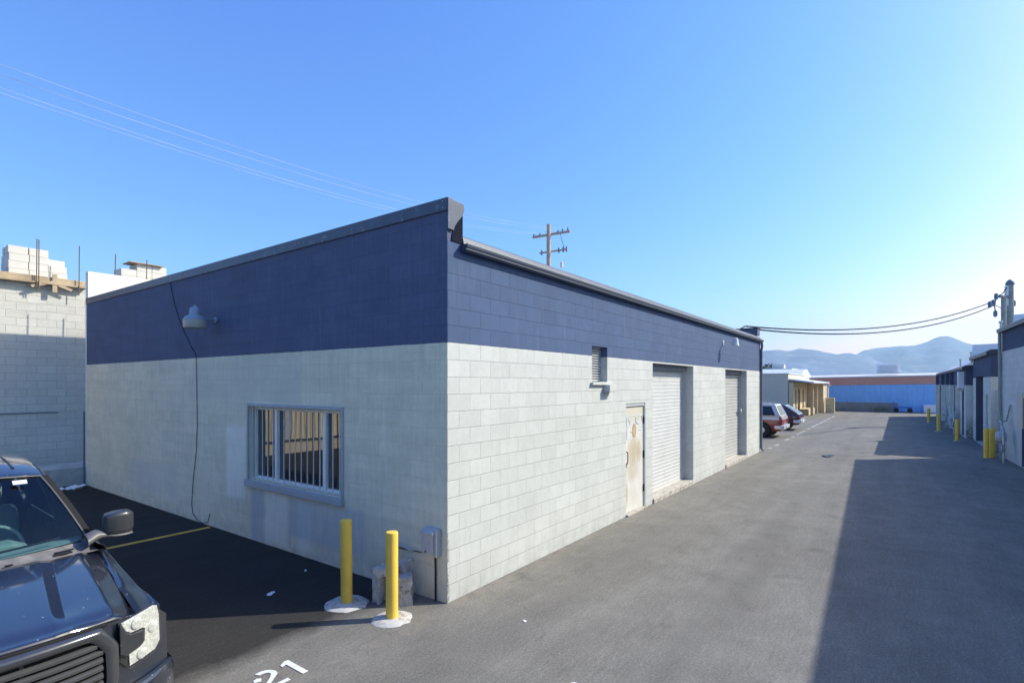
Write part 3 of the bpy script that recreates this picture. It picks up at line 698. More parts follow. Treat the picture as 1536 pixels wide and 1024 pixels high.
fw = MB().box(.045, 9., 12.52, 12.72, 0, 5.46); tag(fw.build('fire_wall', 'cmu_white'), 'white rendered wall rising behind the navy coping', 'wall')
bm = thing('timber_beam', 'long weathered timber beam lying along the top of the rear block wall', 'beam', (0, 14.10, 0))
MB().box(-3.6, .42, -.10, .22, 5.26, 5.42).build('beam', 'wood', bm, bevel=.015)
MB().box(-3.6, .42, -.16, .24, 5.22, 5.258).build('plank', 'wood', bm)
MB().obox((-.28, -.13, 5.26), (.05, 0, 0), (0, .02, 0), (0, 0, .24)).build('brace', 'wood', bm)
MB().obox((-.50, -.14, 5.22), (.26, 0, .10), (0, .012, 0), (-.012, 0, .03)).build('brace', 'wood', bm)
MB().obox((-.06, -.14, 5.17), (.14, 0, -.05), (0, .012, 0), (.012, 0, .03)).build('brace', 'wood', bm)
# rebar
for i, (x, y, z0, z1, lb) in enumerate(((-.66, 13.93, 5.06, 6.36, 'tall rebar pair standing before the near block pallet on the rear wall'), (.23, 13.93, 5.0, 6.36, 'single rebar standing at the end of the timber beam'),
                                       (.668, 12.66, 5.40, 6.04, 'short rebar standing on the white rear wall, left one'), (1.40, 12.66, 5.40, 6.02, 'rebar standing on the white rear wall beside the far block pallet'))):
    t = MB().tube([(x, y, z0), (x + .01, y, z1)], .012, 6)
    if i == 0: t.tube([(x + .045, y, z0), (x + .05, y, z1 - .01)], .012, 6)
    tag(t.build('rebar', 'rebar'), lb, 'rebar', 'rebars on the rear walls')
# pallets of block
def pallet(loc, rz, label):
    t = thing('pallet', label, 'pallet', loc, rz)
    p = MB()
    for yy in (-.48, 0, .48): p.box(-.62, .62, yy - .045, yy + .045, .02, .11)
    p.build('runner', 'wood', t)
    p = MB()
    for k in range(7): p.box(-.62 + k * .19, -.62 + k * .19 + .10, -.52, .52, .111, .13)
    p.build('deck_board', 'wood', t); return t
pallet((-.50, 14.85, 5.28), 0, 'timber pallet under the near stack of blocks on the rear roof')
proto = None
def block(loc, rz, label, group):
    global proto
    if proto is None:
        o4 = MB(); o4.box(-.197, .197, -.097, -.067, 0, .193).box(-.197, .197, .067, .097, 0, .193)
        for xx in (-.197, -.015, .167): o4.box(xx, xx + .03, -.0665, .0665, 0, .193)
        proto = o4.build('concrete_block', 'cmu_block', bevel=.004); ob = proto
    else:
        ob = proto.copy(); COL.objects.link(ob)
    ob.location = loc; ob.rotation_euler = (0, 0, rz); tag(ob, label, 'block', group); return ob
M['cmu_block'] = plain('new_grey_block', (.66, .63, .57), .95, var=.06, scale=2., bump=.35, bscale=60.)
names = ['bottom', 'second', 'third', 'top']
for c in range(4):
    for j in range(4):
        for i in range(3):
            if c == 3 and (i == 2 or j > 2): continue
            if c == 2 and i == 2 and j < 1: continue
            lab = 'pale concrete block in the %s course of the near pallet stack on the rear roof' % names[c]
            block((-.91 + i * .405 + (.0 if c % 2 else .01) + rnd.uniform(-.008, .008), 14.85 - .31 + j * .205, 5.412 + c * .197), rnd.uniform(-.02, .02), lab, 'blocks of the near pallet stack')
pallet((1.95, 14.7, 5.30), .04, 'timber pallet under the far stack of blocks behind the white wall')
tag(MB().box(1.0, 2.9, 13.9, 15.4, 4.9, 5.295).build('scaffold_deck', 'wood'), 'timber scaffold deck behind the white rear wall', 'scaffold')
for c in range(4):
    for j in range(3):
        for i in range(3):
            if c == 3 and i == 0: continue
            lab = 'pale concrete block in the %s course of the far pallet stack behind the white wall' % names[c]
            block((1.56 + i * .405, 14.7 - .2 + j * .205, 5.432 + c * .197), rnd.uniform(-.02, .02), lab, 'blocks of the far pallet stack')
tag(MB().obox((2.0, 14.6, 6.236), (.45, 0, .0), (0, .3, 0), (0, 0, .012)).build('plank', 'wood'), 'timber board lying on the far stack of blocks', 'board')
# tan corrugated shed: beyond the left edge, seen mirrored in the office window
sh = thing('metal_shed', 'tan corrugated metal shed mirrored in the office window', 'shed', (0, 14.1, 0))
rows = [[], []]
for k in range(0, 260):
    x = -16 + k * .05; dy = (0, -.03, -.03, 0)[k % 4]
    rows[0].append((x, dy, .5)); rows[1].append((x, dy, 4.6))
MB().grid(rows).build('wall', 'tan', sh)
MB().box(-16, -3.45, -.06, .2, 0, .42).build('base', 'tan', sh)
MB().box(-16, -3.45, -.08, .02, .425, .47).build('sill_rail', 'tan_dark', sh)
for x in (-6.35, -11.0): MB().box(x, x + .55, -.10, -.035, .5, 3.6).build('door', 'trim_blue', sh)
MB().box(-16, -3.45, -.2, 6, 4.6, 4.75).build('roof', 'metalroof', sh)

# ================================================================== RIGHT ROW
def row_block(name, label, x0, x1, yf, top, mat, gut=True, depth=7., holes=(), navy=True, rec=.35):
    t = thing(name, label, 'building', (x0, yf, 0)); L = x1 - x0
    w = MB(); hs = [(a - x0, b - x0, c, d) for a, b, c, d in holes]
    wall_holes(w, 'y', 0, -rec, 0, L, 0, top, hs)
    w.box(0, .2, -depth, -rec - .001, 0, top).box(L - .2, L, -depth, -rec - .001, 0, top).box(.2, L - .2, -depth, -depth + .2, 0, top)
    wo = weld(w.build('wall', mat, t))
    MB().box(.2, L - .2, -depth + .2, -rec - .01, top - .35, top - .2).build('roof', 'roofing', t)
    for (a, b, c, d) in hs:
        if b - a > .9: MB().box(b - .02, b - .001, -rec + .001, -.006, c, d - .002).build('door_jamb', 'navy_metal', t)  # navy liner added to paint the darker shade on the far jamb
    if gut:
        MB().prism([(0, top - .03), (.13, top - .03), (.15, top + .09), (.02, top + .16), (-.25, top + .17), (-.25, top + .002), (0, top + .002)], -.08, L + .06, 'x').build('gutter', 'gutter', t)
    return t
A1 = .036; r1 = row_block('block_building', 'tall grey and navy block building at the right edge of the alley', -9, 20.95, -7.25, 4.42, 'wallR1', holes=((17.05, 18.0, .02, 2.15), (13.4, 15.9, .02, 2.9)))
MB().box(18.25 + 9 - .5, 18.25 + 9 + .25, .0, .03, 1.2, 2.3).build('panel', 'greywall', r1)
MB().box(17.06 + 9, 17.99 + 9, -.14, -.1, .03, 2.14).build('door', 'trim_blue', r1)
MB().box(13.41 + 9, 15.89 + 9, -.3, -.26, .03, 2.89).build('roll_door', 'boxgrey', r1)
MB().tube([(29.95 - .12, .08, 4.4), (29.95 - .12, .06, .1)], .05, 10).build('downpipe', 'pole_pale', r1, smooth=40)
r2 = row_block('block_building', 'grey block unit with navy parapet just past the gap in the right row', 22.35, 28.3, -7.1, 3.72, 'wallR', holes=((23.1, 23.85, .02, 2.15), (24.6, 27.2, .02, 2.9)))
MB().box(.76, 1.49, -.14, -.1, .03, 2.14).build('door', 'boxgrey', r2)
MB().box(2.26, 4.84, -.32, -.28, .03, 2.89).build('roll_door', 'navy_metal', r2)
MB().box(-.14, -.001, -.9, -.16, 1.25, 2.35).build('panel_box', 'boxgrey', r2, bevel=.01)
r3 = row_block('block_building', 'low row of grey units with navy top and deep doorways down the alley', 28.4, 50, -6.85, 3.30, 'wallR3', holes=((29.3, 30.3, .02, 2.35), (32.2, 35.0, .02, 2.5), (37.4, 38.3, .02, 2.1), (39.5, 42.5, .02, 2.5), (45.5, 48.5, .02, 2.5)), rec=.5)
for a, b, zt, mm in ((.9, 1.9, 2.34, 'navy_metal'), (3.8, 6.6, 2.49, 'cable_grey'), (9., 9.9, 2.09, 'boxgrey'), (11.1, 14.1, 2.49, 'cable_grey'), (17.1, 20.1, 2.49, 'boxgrey')):
    MB().box(a + .01, b - .01, -.46, -.42, .03, zt).build('door', mm, r3)
for xx in (3.0, 6.9, 10.2, 14.6, 21.2): MB().box(xx + .02, xx + .42, .002, .16, 0, 3.26).build('pier', 'wallR3', r3)
MB().box(16.0, 16.9, .05, .12, .1, 2.0).build('panel', 'rust', r3)
MB().box(20.3, 20.5, .002, .05, 2.7, 2.78).build('sign', 'dark_gap', r3)
r1.rotation_euler = (0, 0, A1); r1.location = (20.95 - 29.95 * math.cos(A1), -7.25 - 29.95 * math.sin(A1), 0)
# wall AC unit
ac = thing('air_conditioner', 'white wall mounted air conditioner on the low right row', 'air conditioner', (29.35, -6.85, 2.38))
MB().box(-.3, .3, .001, .24, 0, .80).build('casing', 'whitetrim', ac, bevel=.02)
g2 = MB()
for k in range(6): g2.box(-.25, .25, .241, .248, .1 + k * .09, .14 + k * .09)
g2.build('grille', 'boxgrey', ac)
MB().box(-.28, -.24, .002, .2, -.14, -.001).box(.24, .28, .002, .2, -.14, -.001).build('bracket', 'galv', ac)
# roof coolers and parapets on the right row
def cooler(loc, sx, sy, h, label, dome=False):
    t = thing('roof_cooler', label, 'roof unit', loc)
    MB().box(-sx / 2, sx / 2, -sy / 2, sy / 2, 0.08, h).build('casing', 'whitetrim', t, bevel=.03)
    g2 = MB()
    for k in range(5):
        z = .18 + k * (h - .3) / 5; g2.obox((-sx / 2 - .012, 0, z + .04), (.01, 0, .02), (0, sy * .4, 0), (.0, 0, .012)); g2.obox((0, sy / 2 + .012, z + .04), (sx * .4, 0, 0), (0, .01, .02), (0, 0, .012))
    g2.build('louvre', 'boxgrey', t)
    MB().box(-sx / 2 + .03, sx / 2 - .03, -sy / 2 + .03, sy / 2 - .03, 0, .079).build('curb', 'galv', t)
    return t
def roof_wall(x0, x1, y0, y1, z0, z1, label):
    t = tag(MB().add([(x0, y0, z0), (x0, y1, z0), (x0 + .25, y1 - .1, z1), (x0 + .25, y0, z1 + .1), (x1, y0, z0), (x1, y1, z0), (x1 + .1, y1 - .1, z1 + .02), (x1 + .1, y0, z1 + .12)], [(0, 1, 2, 3), (4, 7, 6, 5), (0, 4, 5, 1), (1, 5, 6, 2), (2, 6, 7, 3), (3, 7, 4, 0)]).build('roof_wall', 'cmu_white'), label, 'roof wall'); return t
roof_wall(20.3, 20.75, -12, -7.45, 4.25, 4.98, 'white end wall on the tall right building')
roof_wall(28.0, 28.25, -12, -7.0, 3.55, 4.42, 'white end wall on the navy parapet unit')
tag(MB().prism([(-7.14, 3.1), (-7.14, 3.55), (-7.70, 4.05), (-8.0, 4.12), (-8.0, 3.1)], 32.6, 40.6, 'x').build('duct_housing', 'cmu_white', bevel=.05), 'long white sloping housing on the low right row roof', 'roof unit')
tag(MB().prism([(-7.14, 3.1), (-7.14, 3.5), (-7.6, 3.86), (-8.0, 3.92), (-8.0, 3.1)], 41.6, 48.5, 'x').build('duct_housing', 'cmu_white', bevel=.04), 'shorter white housing farther along the low right row roof', 'roof unit')
for xx, yy, hh, zz, lb in ((23.4, -7.5, 1.35, 3.6, 'thin vent pipe on the navy parapet unit'), (30.2, -7.2, .9, 3.2, 'thin vent pipe at the start of the low right row roof'), (36.0, -7.2, .75, 3.2, 'thin vent pipe midway along the low right row roof')):
    vp_ = MB().tube([(xx, yy, zz), (xx, yy, zz + hh)], .035, 8).lathe([(.03, 0), (.07, .01), (.07, .07), (.02, .09)], (xx, yy, zz + hh), 10)
    tag(vp_.build('vent_pipe', 'galv', smooth=40), lb, 'pipe')
tag(MB().lathe([(.12, 0), (.12, .9), (.2, .92), (.2, 1.05), (.05, 1.1)], (34.6, -7.7, 3.1), 12).build('roof_flue', 'galv', smooth=40), 'round flue pipe between white roof units on the low right row', 'flue')
# gas meters against the right row
def gas_meter(loc, s, label):
    t = thing('gas_meter', label, 'gas meter', loc, 0, 'gas meters along the right row'); t.scale = (s, s, s)
    MB().lathe([(.02, -.1), (.12, -.09), (.14, -.03), (.14, .05), (.1, .1), (.02, .11)], (0, .22, .62), 14, axis='y').build('meter', 'boxgrey', t, smooth=40)
    MB().tube([(-.2, .2, 0), (-.2, .2, .75), (-.12, .2, .86), (.0, .2, .86), (0, .2, .7)], .028, 8).build('inlet_pipe', 'galv', t, smooth=50)
    MB().tube([(.08, .2, .72), (.1, .2, .95), (.28, .2, .98), (.30, .1, 1.0), (.3, .03, 1.4)], .028, 8).build('outlet_pipe', 'galv', t, smooth=50)
    MB().lathe([(.02, 0), (.10, .01), (.11, .04), (.03, .06)], (-.2, .2, .36), 14, axis='y').build('regulator', 'lampgrey', t, smooth=40)
    return t
gm0 = gas_meter((19.0, -7.3, 0), 1.35, 'gas meter with bent pipes beside the paired yellow bollards')
for loc, s, lb in (((31.2, -6.85, 0), 1.35, 'gas meter beyond the white wall air conditioner'), ((36.1, -6.82, 0), 1.35, 'gas meter before the middle doorway of the low row')):
    t = dup(gm0, loc, None, lb); t.scale = (s, s, s)
tag(MB().box(19.6, 19.66, -7.1, -7.04, .0, 1.6).build('sign_post', 'pole_pale'), 'slim grey post standing by the near gas meter', 'post')

# ================================================================== FAR BUILDINGS
gb = thing('warehouse', 'plain grey warehouse with tan porch wing at the end of the alley', 'building', (42, 2.75, 0))
MB().box(0, 9, .0, 16, 0, 3.38).build('wall', 'greywall', gb)
MB().box(-.06, 9, -.06, 16.1, 3.382, 3.44).build('roof_edge', 'metalroof', gb)
tw = MB(); wall_holes(tw, 'y', -.35, .3, .02, 9.5, 0, 2.7, [(1.0, 1.7, .7, 2.1), (2.6, 3.6, .05, 2.15), (5., 5.8, .7, 2.1)]); weld(tw.build('wing_wall', 'tan', gb))
for a, b, c, d in ((1.0, 1.7, .7, 2.1), (2.6, 3.6, .05, 2.15), (5., 5.8, .7, 2.1)):
    f = MB().box(a, b, -.2, -.18, c, d).build('window', 'car_glass', gb)
    MB().box(a - .05, b + .05, -.42, -.352, c - .08, c - .01).build('sill', 'tan_dark', f)
MB().box(8.0, 11., -1.6, -.36, 0, 2.62).build('porch_block', 'tan', gb)
for x in (3.3, 6.2): MB().box(x, x + .2, -1.35, -1.15, 0, 2.6).build('porch_post', 'tan', gb)
rf = MB().prism([(-1.8, 2.64), (-1.8, 2.74), (-.06, 3.0), (-.06, 2.9)], .03, 11.2, 'x').build('porch_roof', 'metalroof', gb)
MB().box(3.5, 7.9, -1.0, -.4, 0, .5).build('planter', 'tan', gb)
MB().prism([(9.02, 2.9), (16, 2.9), (16, 3.4), (13.2, 4.05), (11, 3.95), (9.02, 3.3)], .3, 6, 'y').build('hump_roof', 'metalroof', gb)
tag(MB().box(50.6, 51.0, .35, 1.05, 0, 1.35).build('sign_board', 'sign_cream'), 'weathered yellowish board at the end of the tan porch', 'board')
sp = thing('street_lamp', 'slim pale lamp post between the tan porch and blue warehouse', 'lamp post', (52.5, 1.0, 0))
MB().tube([(0, 0, 0), (0, 0, 2.3)], .05, 8).build('post', 'whitetrim', sp); MB().tube([(0, 0, 2.3), (-.1, -.2, 2.5), (-.2, .5, 2.55)], .04, 8).build('arm', 'whitetrim', sp); MB().box(-.35, -.05, .45, .9, 2.5, 2.6).build('lamp_head', 'whitetrim', sp, bevel=.03)
bw = thing('blue_warehouse', 'long bright blue warehouse with brick red band across the alley end', 'building', (57, 0, 0))
rows = [[], []]
for k in range(0, 240):
    y = 5.2 - k * .1; dx = (0, -.03)[(k // 2) % 2]
    zt = 3.18 + (5.2 - y) * .016
    rows[0].append((dx, y, .0)); rows[1].append((dx, y, zt - .75))
MB().grid(rows).build('wall', 'bluewall', bw)
def sl_box(mb, x0, x1, y0, y1, a, b):
    zt = lambda y: 3.18 + (5.2 - y) * .016
    return mb.add([(x, y, zt(y) + (a if k == 0 else b)) for k in (0, 1) for y in (y0, y1) for x in (x0, x1)], [(0, 2, 3, 1), (4, 5, 7, 6), (0, 1, 5, 4), (2, 6, 7, 3), (0, 4, 6, 2), (1, 3, 7, 5)])
sl_box(MB(), -.06, .1, -18.7, 5.2, -.78, -.09).build('band', 'redband', bw)
rfm = MB()
for (y0, y1) in ((-18.8, 5.3),):
    e = lambda y: 3.18 + (5.2 - y) * .016
    rfm.add([(-.14, y0, e(y0) - .088), (-.14, y1, e(y1) - .088), (-.14, y0, e(y0) + .04), (-.14, y1, e(y1) + .04), (12, y0, e(y0) + .42), (12, y1, e(y1) + .42), (12, y0, e(y0) - .088), (12, y1, e(y1) - .088)],
            [(0, 1, 3, 2), (2, 3, 5, 4), (4, 5, 7, 6), (6, 7, 1, 0), (0, 2, 4, 6), (1, 7, 5, 3)])
rfm.build('roof', 'roof_pale', bw)
MB().box(.2, 11.9, -18.6, 5.1, 0, 2.4).build('body', 'bluewall', bw)
MB().box(-.16, -.035, -4.2, 5.2, 0, .82).build('plinth', 'basegrey', bw)
MB().box(-.1, -.035, -6.3, -6.2, 0, 2.5).build('downpipe', 'bluewall', bw)
cooler((62, -3.4, 3.7), 1.6, 1.9, .95, 'pale roof unit on the blue warehouse')
tag(MB().box(55.9, 56.5, -7.1, -6.1, 0.0, .72).build('storage_box', 'whitetrim', bevel=.03), 'white box standing against the blue warehouse', 'box')
ct = thing('flat_cart', 'low blue flat cart with pale bed before the blue warehouse', 'cart', (55.2, -4.6, 0))
MB().box(-.5, .5, -.7, .7, .42, .52).build('bed', 'bluebox', ct)
for a in (-.4, .4):
    for b in (-.5, .5): MB().lathe([(.05, -.05), (.2, -.05), (.2, .05), (.05, .05)], (a, b, .21), 12, axis='x').build('wheel', 'tyre', ct)
MB().tube([(-.4, .65, .5), (-.4, .7, 1.0), (.4, .7, 1.0), (.4, .65, .5)], .03, 6).build('handle', 'bluebox', ct)
def weeds(name, c, r, h, nb_, label, seed):
    q = random.Random(seed); w = MB()
    for k in range(nb_):
        a = q.uniform(0, 6.28); d = r * math.sqrt(q.random()); x, y = d * math.cos(a), d * math.sin(a); hh = h * q.uniform(.4, 1.); lx, ly = q.uniform(-.25, .25) * h, q.uniform(-.25, .25) * h; ww = q.uniform(.015, .035)
        w.add([(x - ww, y, 0), (x + ww, y, 0), (x + lx * .5 + ww, y + ly * .5, hh * .6), (x + lx, y + ly, hh), (x + lx * .5 - ww, y + ly * .5, hh * .6)], [(0, 1, 2, 3, 4)])
    o = w.build(name, 'leaf_dry', fix=False); o.location = c; return tag(o, label, 'weeds')
weeds('dry_weeds', (55.3, -2.9, 0), .9, .75, 160, 'pale dry weeds growing before the grey plinth of the blue warehouse', 3)
weeds('dry_weeds', (55.6, .4, 0), 1.2, .35, 120, 'low dry weeds along the left end of the blue warehouse', 4)
tr = thing('teal_roofed_building', 'distant building with a teal roof behind the grey warehouse', 'building', (78, 17, 0))
MB().box(-4, 4, -4, 4, 0, 4.2).build('wall', 'greywall', tr); MB().prism([(-4.6, 4.2), (4.6, 4.2), (1, 5.7), (-1, 5.7)], -4.5, 4.5, 'y').build('roof', 'teal', tr)
wh = thing('white_building', 'distant small white building behind the tan porch roof', 'building', (84, 10.5, 0))
MB().box(-3, 3, -2.2, 2.2, 0, 4.7).build('wall', 'cmu_white', wh); MB().box(-3.2, 3.2, -2.4, 2.4, 4.702, 4.85).build('roof', 'whitetrim', wh); MB().box(-1, .5, -1, .6, 4.852, 5.5).build('vent', 'boxgrey', wh)
def tree(loc, h, r, label, seed, trunk=True):
    t = thing('tree', label, 'tree', loc); q = random.Random(seed)
    MB().tube([(0, 0, 0), (.1, .05, h * .35), (.0, .1, h * .7)], [r * .1, r * .08, r * .03], 8).build('trunk', 'pole', t)
    c = MB(); blobs = [(q.uniform(-.6, .6) * r, q.uniform(-.6, .6) * r, h * q.uniform(.45, .88), r * q.uniform(.3, .55)) for _ in range(11)]
    for (bx, by, bz, br) in blobs:
        for k in range(150):
            d = Vector((q.gauss(0, 1), q.gauss(0, 1), q.gauss(0, 1))).normalized() * br * q.uniform(.6, 1.05)
            p = Vector((bx, by, bz)) + d; s_ = r * q.uniform(.05, .11)
            a = Vector((q.gauss(0, 1), q.gauss(0, 1), q.gauss(0, 1))).normalized(); b = a.cross(Vector((q.gauss(0, 1), q.gauss(0, 1), q.gauss(0, 1)))).normalized()
            c.add([p - a * s_, p + b * s_ * .6, p + a * s_, p - b * s_ * .6], [(0, 1, 2, 3)])
    c.build('crown', 'leaf', t, fix=False); return t
tree((88, 12.5, 0), 6.3, 2.0, 'dark far tree rising beside the distant white building', 2)
tree((100, -16.5, 0), 5.4, 2.4, 'dark far tree showing over the blue warehouse roof', 5)

# ================================================================== UTILITY POLES AND WIRES
pl = thing('utility_pole', 'brown utility pole with two crossarms rising behind the building roof', 'utility pole', (20.2, 11.26, 0))
MB().tube([(0, 0, 0), (0, 0, 11.32)], [.17, .105], 12).build('post', 'pole', pl, smooth=40)
ad = Vector((-FW[0] * .55 + RT[0] * .9, -FW[1] * .55 + RT[1] * .9, 0)).normalized()   # arm heading
pz = Vector((0, 0, 1)); an = ad.cross(pz)
a0 = Vector((0, 0, 10.8)) - an * .14
ar = MB(); ar.obox(a0 + ad * .08, ad * 1.15, an * .045, pz * .055); c1 = ar.build('crossarm', 'pole', pl)
for d, h in ((-1.0, .1), (-.62, .1), (.5, .1), (.78, .14), (1.1, .16)):
    p = a0 + ad * d; MB().lathe([(.02, 0), (.05, .03), (.03, .06), (.055, .09), (.03, h), (.01, h + .03)], (p.x, p.y, p.z + .056), 10).build('insulator', 'insul', c1, smooth=40)
a1 = Vector((0, 0, 9.86)) - an * .14
c2 = MB().obox(a1 + ad * .22, ad * .85, an * .035, pz * .04).build('crossarm', 'pole', pl)
for d in (-.5, .55, .82, 1.02):
    p = a1 + ad * d; MB().lathe([(.02, -.16), (.05, -.12), (.03, -.05), (.05, 0), (.045, .1), (.015, .16)], (p.x, p.y, p.z + .02), 10).build('insulator', 'insul', c2, smooth=40)
MB().tube([a0 + ad * .62, a1 + ad * .9], .012, 6).build('brace_wire', 'cable', pl)
MB().tube([a0 + ad * .0 - pz * .0, a0 + ad * .1 - pz * .5 + an * .1], .018, 6).build('arm_brace', 'rust', pl)
MB().lathe([(.02, 0), (.08, .02), (.09, .3), (.02, .34)], (.55, -.5, 8.98), 10).build('insulator', 'lampwhite', pl)
base = Vector((20.2, 11.26, 0))
def wire(p, q_, sag, r, mat, label, name='power_line', group=None, n=40):
    p, q_ = Vector(p), Vector(q_); pts = []
    for i in range(n + 1):
        t = i / n; v = p.lerp(q_, t); v.z -= sag * 4 * t * (1 - t); pts.append(v)
    return tag(MB().tube(pts, r, 6).build(name, mat, smooth=60), label, 'wire', group)
far = Vector((-22.0, 22.6, 0))
W4 = 'pale power lines crossing the sky'
for d, h, x2, z2, sg, lb in ((-1.0, .18, -28.0, 11.0, 2.62, 'lowest pale power line crossing the sky from the brown pole'), (-.62, .18, -28., 11.03, 2.61, 'second lowest pale power line crossing the sky from the brown pole'), (.5, .18, -28., 11.05, 2.58, 'second highest pale power line crossing the sky from the brown pole'), (.78, .2, -28., 11.15, 2.50, 'highest pale power line crossing the sky from the brown pole')):
    wire(base + a0 + ad * d + Vector((0, 0, h)), Vector((x2, 8.0 + .15 * d, z2)), sg, .0030, 'wire_pale', lb, group=W4, n=80)
P2 = Vector((40.26, -9.87, 0))
p2 = thing('utility_pole', 'pale green utility pole with cap behind the tall right building', 'utility pole', P2)
MB().tube([(0, 0, 0), (0, 0, 8.72)], [.24, .17], 12).build('post', 'pole_pale', p2, smooth=40)
MB().lathe([(.19, 8.72), (.24, 8.74), (.20, 8.9), (.10, 9.03), (.02, 9.06)], n=12).build('pole_cap', 'cable_grey', p2, smooth=40)
MB().obox((-.15, .18, 8.05), (.05, .06, 0), (-.05, .04, 0), (0, 0, .62)).build('riser_tube', 'lampwhite', p2)
MB().tube([(-.45, .35, 0), (-.45, .35, 7.9)], .13, 10).build('side_post', 'pole_pale', p2, smooth=40)
p2a = MB().obox((-.45, .33, 7.96), (.36, -.3, 0), (.05, .06, 0), (0, 0, .07)).build('crossarm', 'cable_grey', p2)
for (x, y, z) in ((-.95, .75, 7.95), (-1.1, .9, 7.55), (-.9, .78, 6.9), (-1.55, 1.1, 7.42), (.3, -.2, 7.6)):
    MB().lathe([(.03, -.2), (.09, -.17), (.11, 0), (.09, .17), (.03, .2)], (x, y, z), 10).build('insulator', 'insul', p2, smooth=40)
MB().tube([(-.1, .1, 8.7), (-.5, .4, 8.15), (-.95, .72, 7.95), (-1.1, .85, 7.5), (-.9, .78, 7.0)], .03, 6).build('jumper_wire', 'cable', p2, smooth=60)
MB().tube([(-.95, .75, 7.9), (-1.05, .8, 7.4), (-.5, .4, 7.2)], .02, 6).build('jumper_wire', 'cable', p2, smooth=60)
for (dz, ey, ez, sg, lb) in ((7.62, .5, 4.80, .72, 'upper dark service wire from the right pole to the building end'), (7.35, .15, 4.66, .75, 'lower dark service wire from the right pole to the building end')):
    wire(P2 + Vector((-1.15, .95, dz)), (LX - .2, ey, ez), sg, .03, 'cable', lb, 'service_wire', 'dark service wires over the alley')
wire((LX - .2, .5, 4.80), (LX - 1.6, .6, 4.5), .02, .025, 'cable', 'short dark wire tail on the far roof edge', 'service_wire', 'dark service wires over the alley', 6)

# ================================================================== MOUNTAINS, HAZE
def interp(tab, a):
    if a <= tab[0][0]: return tab[0][1]
    for (x0, y0), (x1, y1) in zip(tab, tab[1:]):
        if a <= x1: return y0 + (y1 - y0) * (a - x0) / (x1 - x0)
    return tab[-1][1]
def mountains(D, tab, seed, amp, depth, px0, px1, label):
    rows = []; nr, nc = 26, 300
    for i in range(nr + 1):
        t = i / nr; d = D - depth + 1.5 * depth * t; row = []
        prof = max(0., (1 - abs(d - D) / depth if d < D else 1 - (d - D) / (.5 * depth))) ** .85
        for j in range(nc + 1):
            px = px0 + (px1 - px0) * j / nc
            base_h = (576 - interp(tab, px)) / 798. * D
            pt = view_pt(px, 576, d)
            nz = mnoise.fractal(Vector((pt[0], pt[1], seed)) / 900., .9, 2.1, 6)
            rg = 1 - abs(mnoise.noise(Vector((pt[0], pt[1], seed + 50)) / 650.)) * 2
            fine_ = .06 * mnoise.fractal(Vector((pt[0], pt[1], seed)) / 160., 1., 2., 4)
            k = prof + (rg * .22 + nz * .16) * prof * (1 - prof) * 3. * amp
            row.append((pt[0], pt[1], base_h * max(k + fine_ * prof * .35, 0) - (8 if prof <= 0 else 0)))
        rows.append(row)
    o = MB().grid(rows).build('mountains', 'mountain', smooth=80, fix=False)
    tag(o, label, None, None, 'structure'); return o
tabN = [(-900, 500), (-200, 515), (400, 510), (800, 525), (1000, 520), (1120, 527), (1150, 525), (1166, 524), (1182, 526), (1200, 522), (1215, 523), (1240, 528), (1256, 531), (1268, 528.5), (1284, 531), (1310, 538), (1345, 552), (1380, 562), (1460, 572), (1800, 574), (2600, 560)]
tabF = [(-900, 548), (800, 552), (1200, 548), (1262, 540), (1284, 532), (1298, 524), (1320, 521), (1348, 518.5), (1372, 518), (1390, 512.5), (1404, 506), (1418, 503), (1432, 506.5), (1450, 514), (1480, 522), (1540, 524), (1700, 510), (2000, 520), (2600, 530)]
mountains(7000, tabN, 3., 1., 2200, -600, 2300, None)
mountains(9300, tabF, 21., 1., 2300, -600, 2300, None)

HZ_D = 1.05e-4
hz = MB().box(-10900, 10900, -10900, 10900, -1.2, 950); ho = hz.build('haze', 'ground'); ho.data.materials.clear()
hm = bpy.data.materials.new('thin_air'); hm.use_nodes = True; nt = hm.node_tree; nt.nodes.clear()
ou = nt.nodes.new('ShaderNodeOutputMaterial'); pv = nt.nodes.new('ShaderNodeVolumePrincipled')
pv.inputs['Color'].default_value = (.60, .85, 1., 1); pv.inputs['Density'].default_value = HZ_D; pv.inputs['Anisotropy'].default_value = 0.
nt.links.new(pv.outputs[0], ou.inputs['Volume']); ho.data.materials.append(hm); tag(ho, kind='stuff')

# ================================================================== VEHICLES
def catmull(pts, n):
    """refine a row of control points (tuples) n times between neighbours"""
    P = [Vector(p) for p in pts]; out = []
    for i in range(len(P) - 1):
        p0 = P[i - 1] if i else P[i] * 2 - P[i + 1]; p3 = P[i + 2] if i + 2 < len(P) else P[i + 1] * 2 - P[i]
        for k in range(n):
            t = k / n
            out.append(.5 * ((2 * P[i]) + (P[i + 1] - p0) * t + (2 * p0 - 5 * P[i] + 4 * P[i + 1] - p3) * t * t + (3 * P[i] - p0 - 3 * P[i + 1] + p3) * t ** 3))
    out.append(P[-1]); return out
def patch(rows, nu, nv):
    a = [catmull(r, nu) for r in rows]; cols = [catmull(c, nv) for c in zip(*a)]
    return [list(r) for r in zip(*cols)]
def mirror_rows(rows):
    """half rows running from x=0 outwards -> full rows"""
    return [[Vector((-p.x, p.y, p.z)) for p in r[:0:-1]] + list(r) for r in rows]
def flipx(rows): return [[Vector((-p[0], p[1], p[2])) for p in r] for r in rows]

tk = thing('pickup_truck', 'dusty black pickup truck cut by the left edge, nose towards the street', 'truck', (-4.03, -.47, 0), -.03)
lerp = lambda a, b, t: a + (b - a) * t
def F(x, z): return .03 + .30 * abs(x) ** 3 + .06 * (z - .9)
def both(fn):
    for s in (1, -1): fn(s)

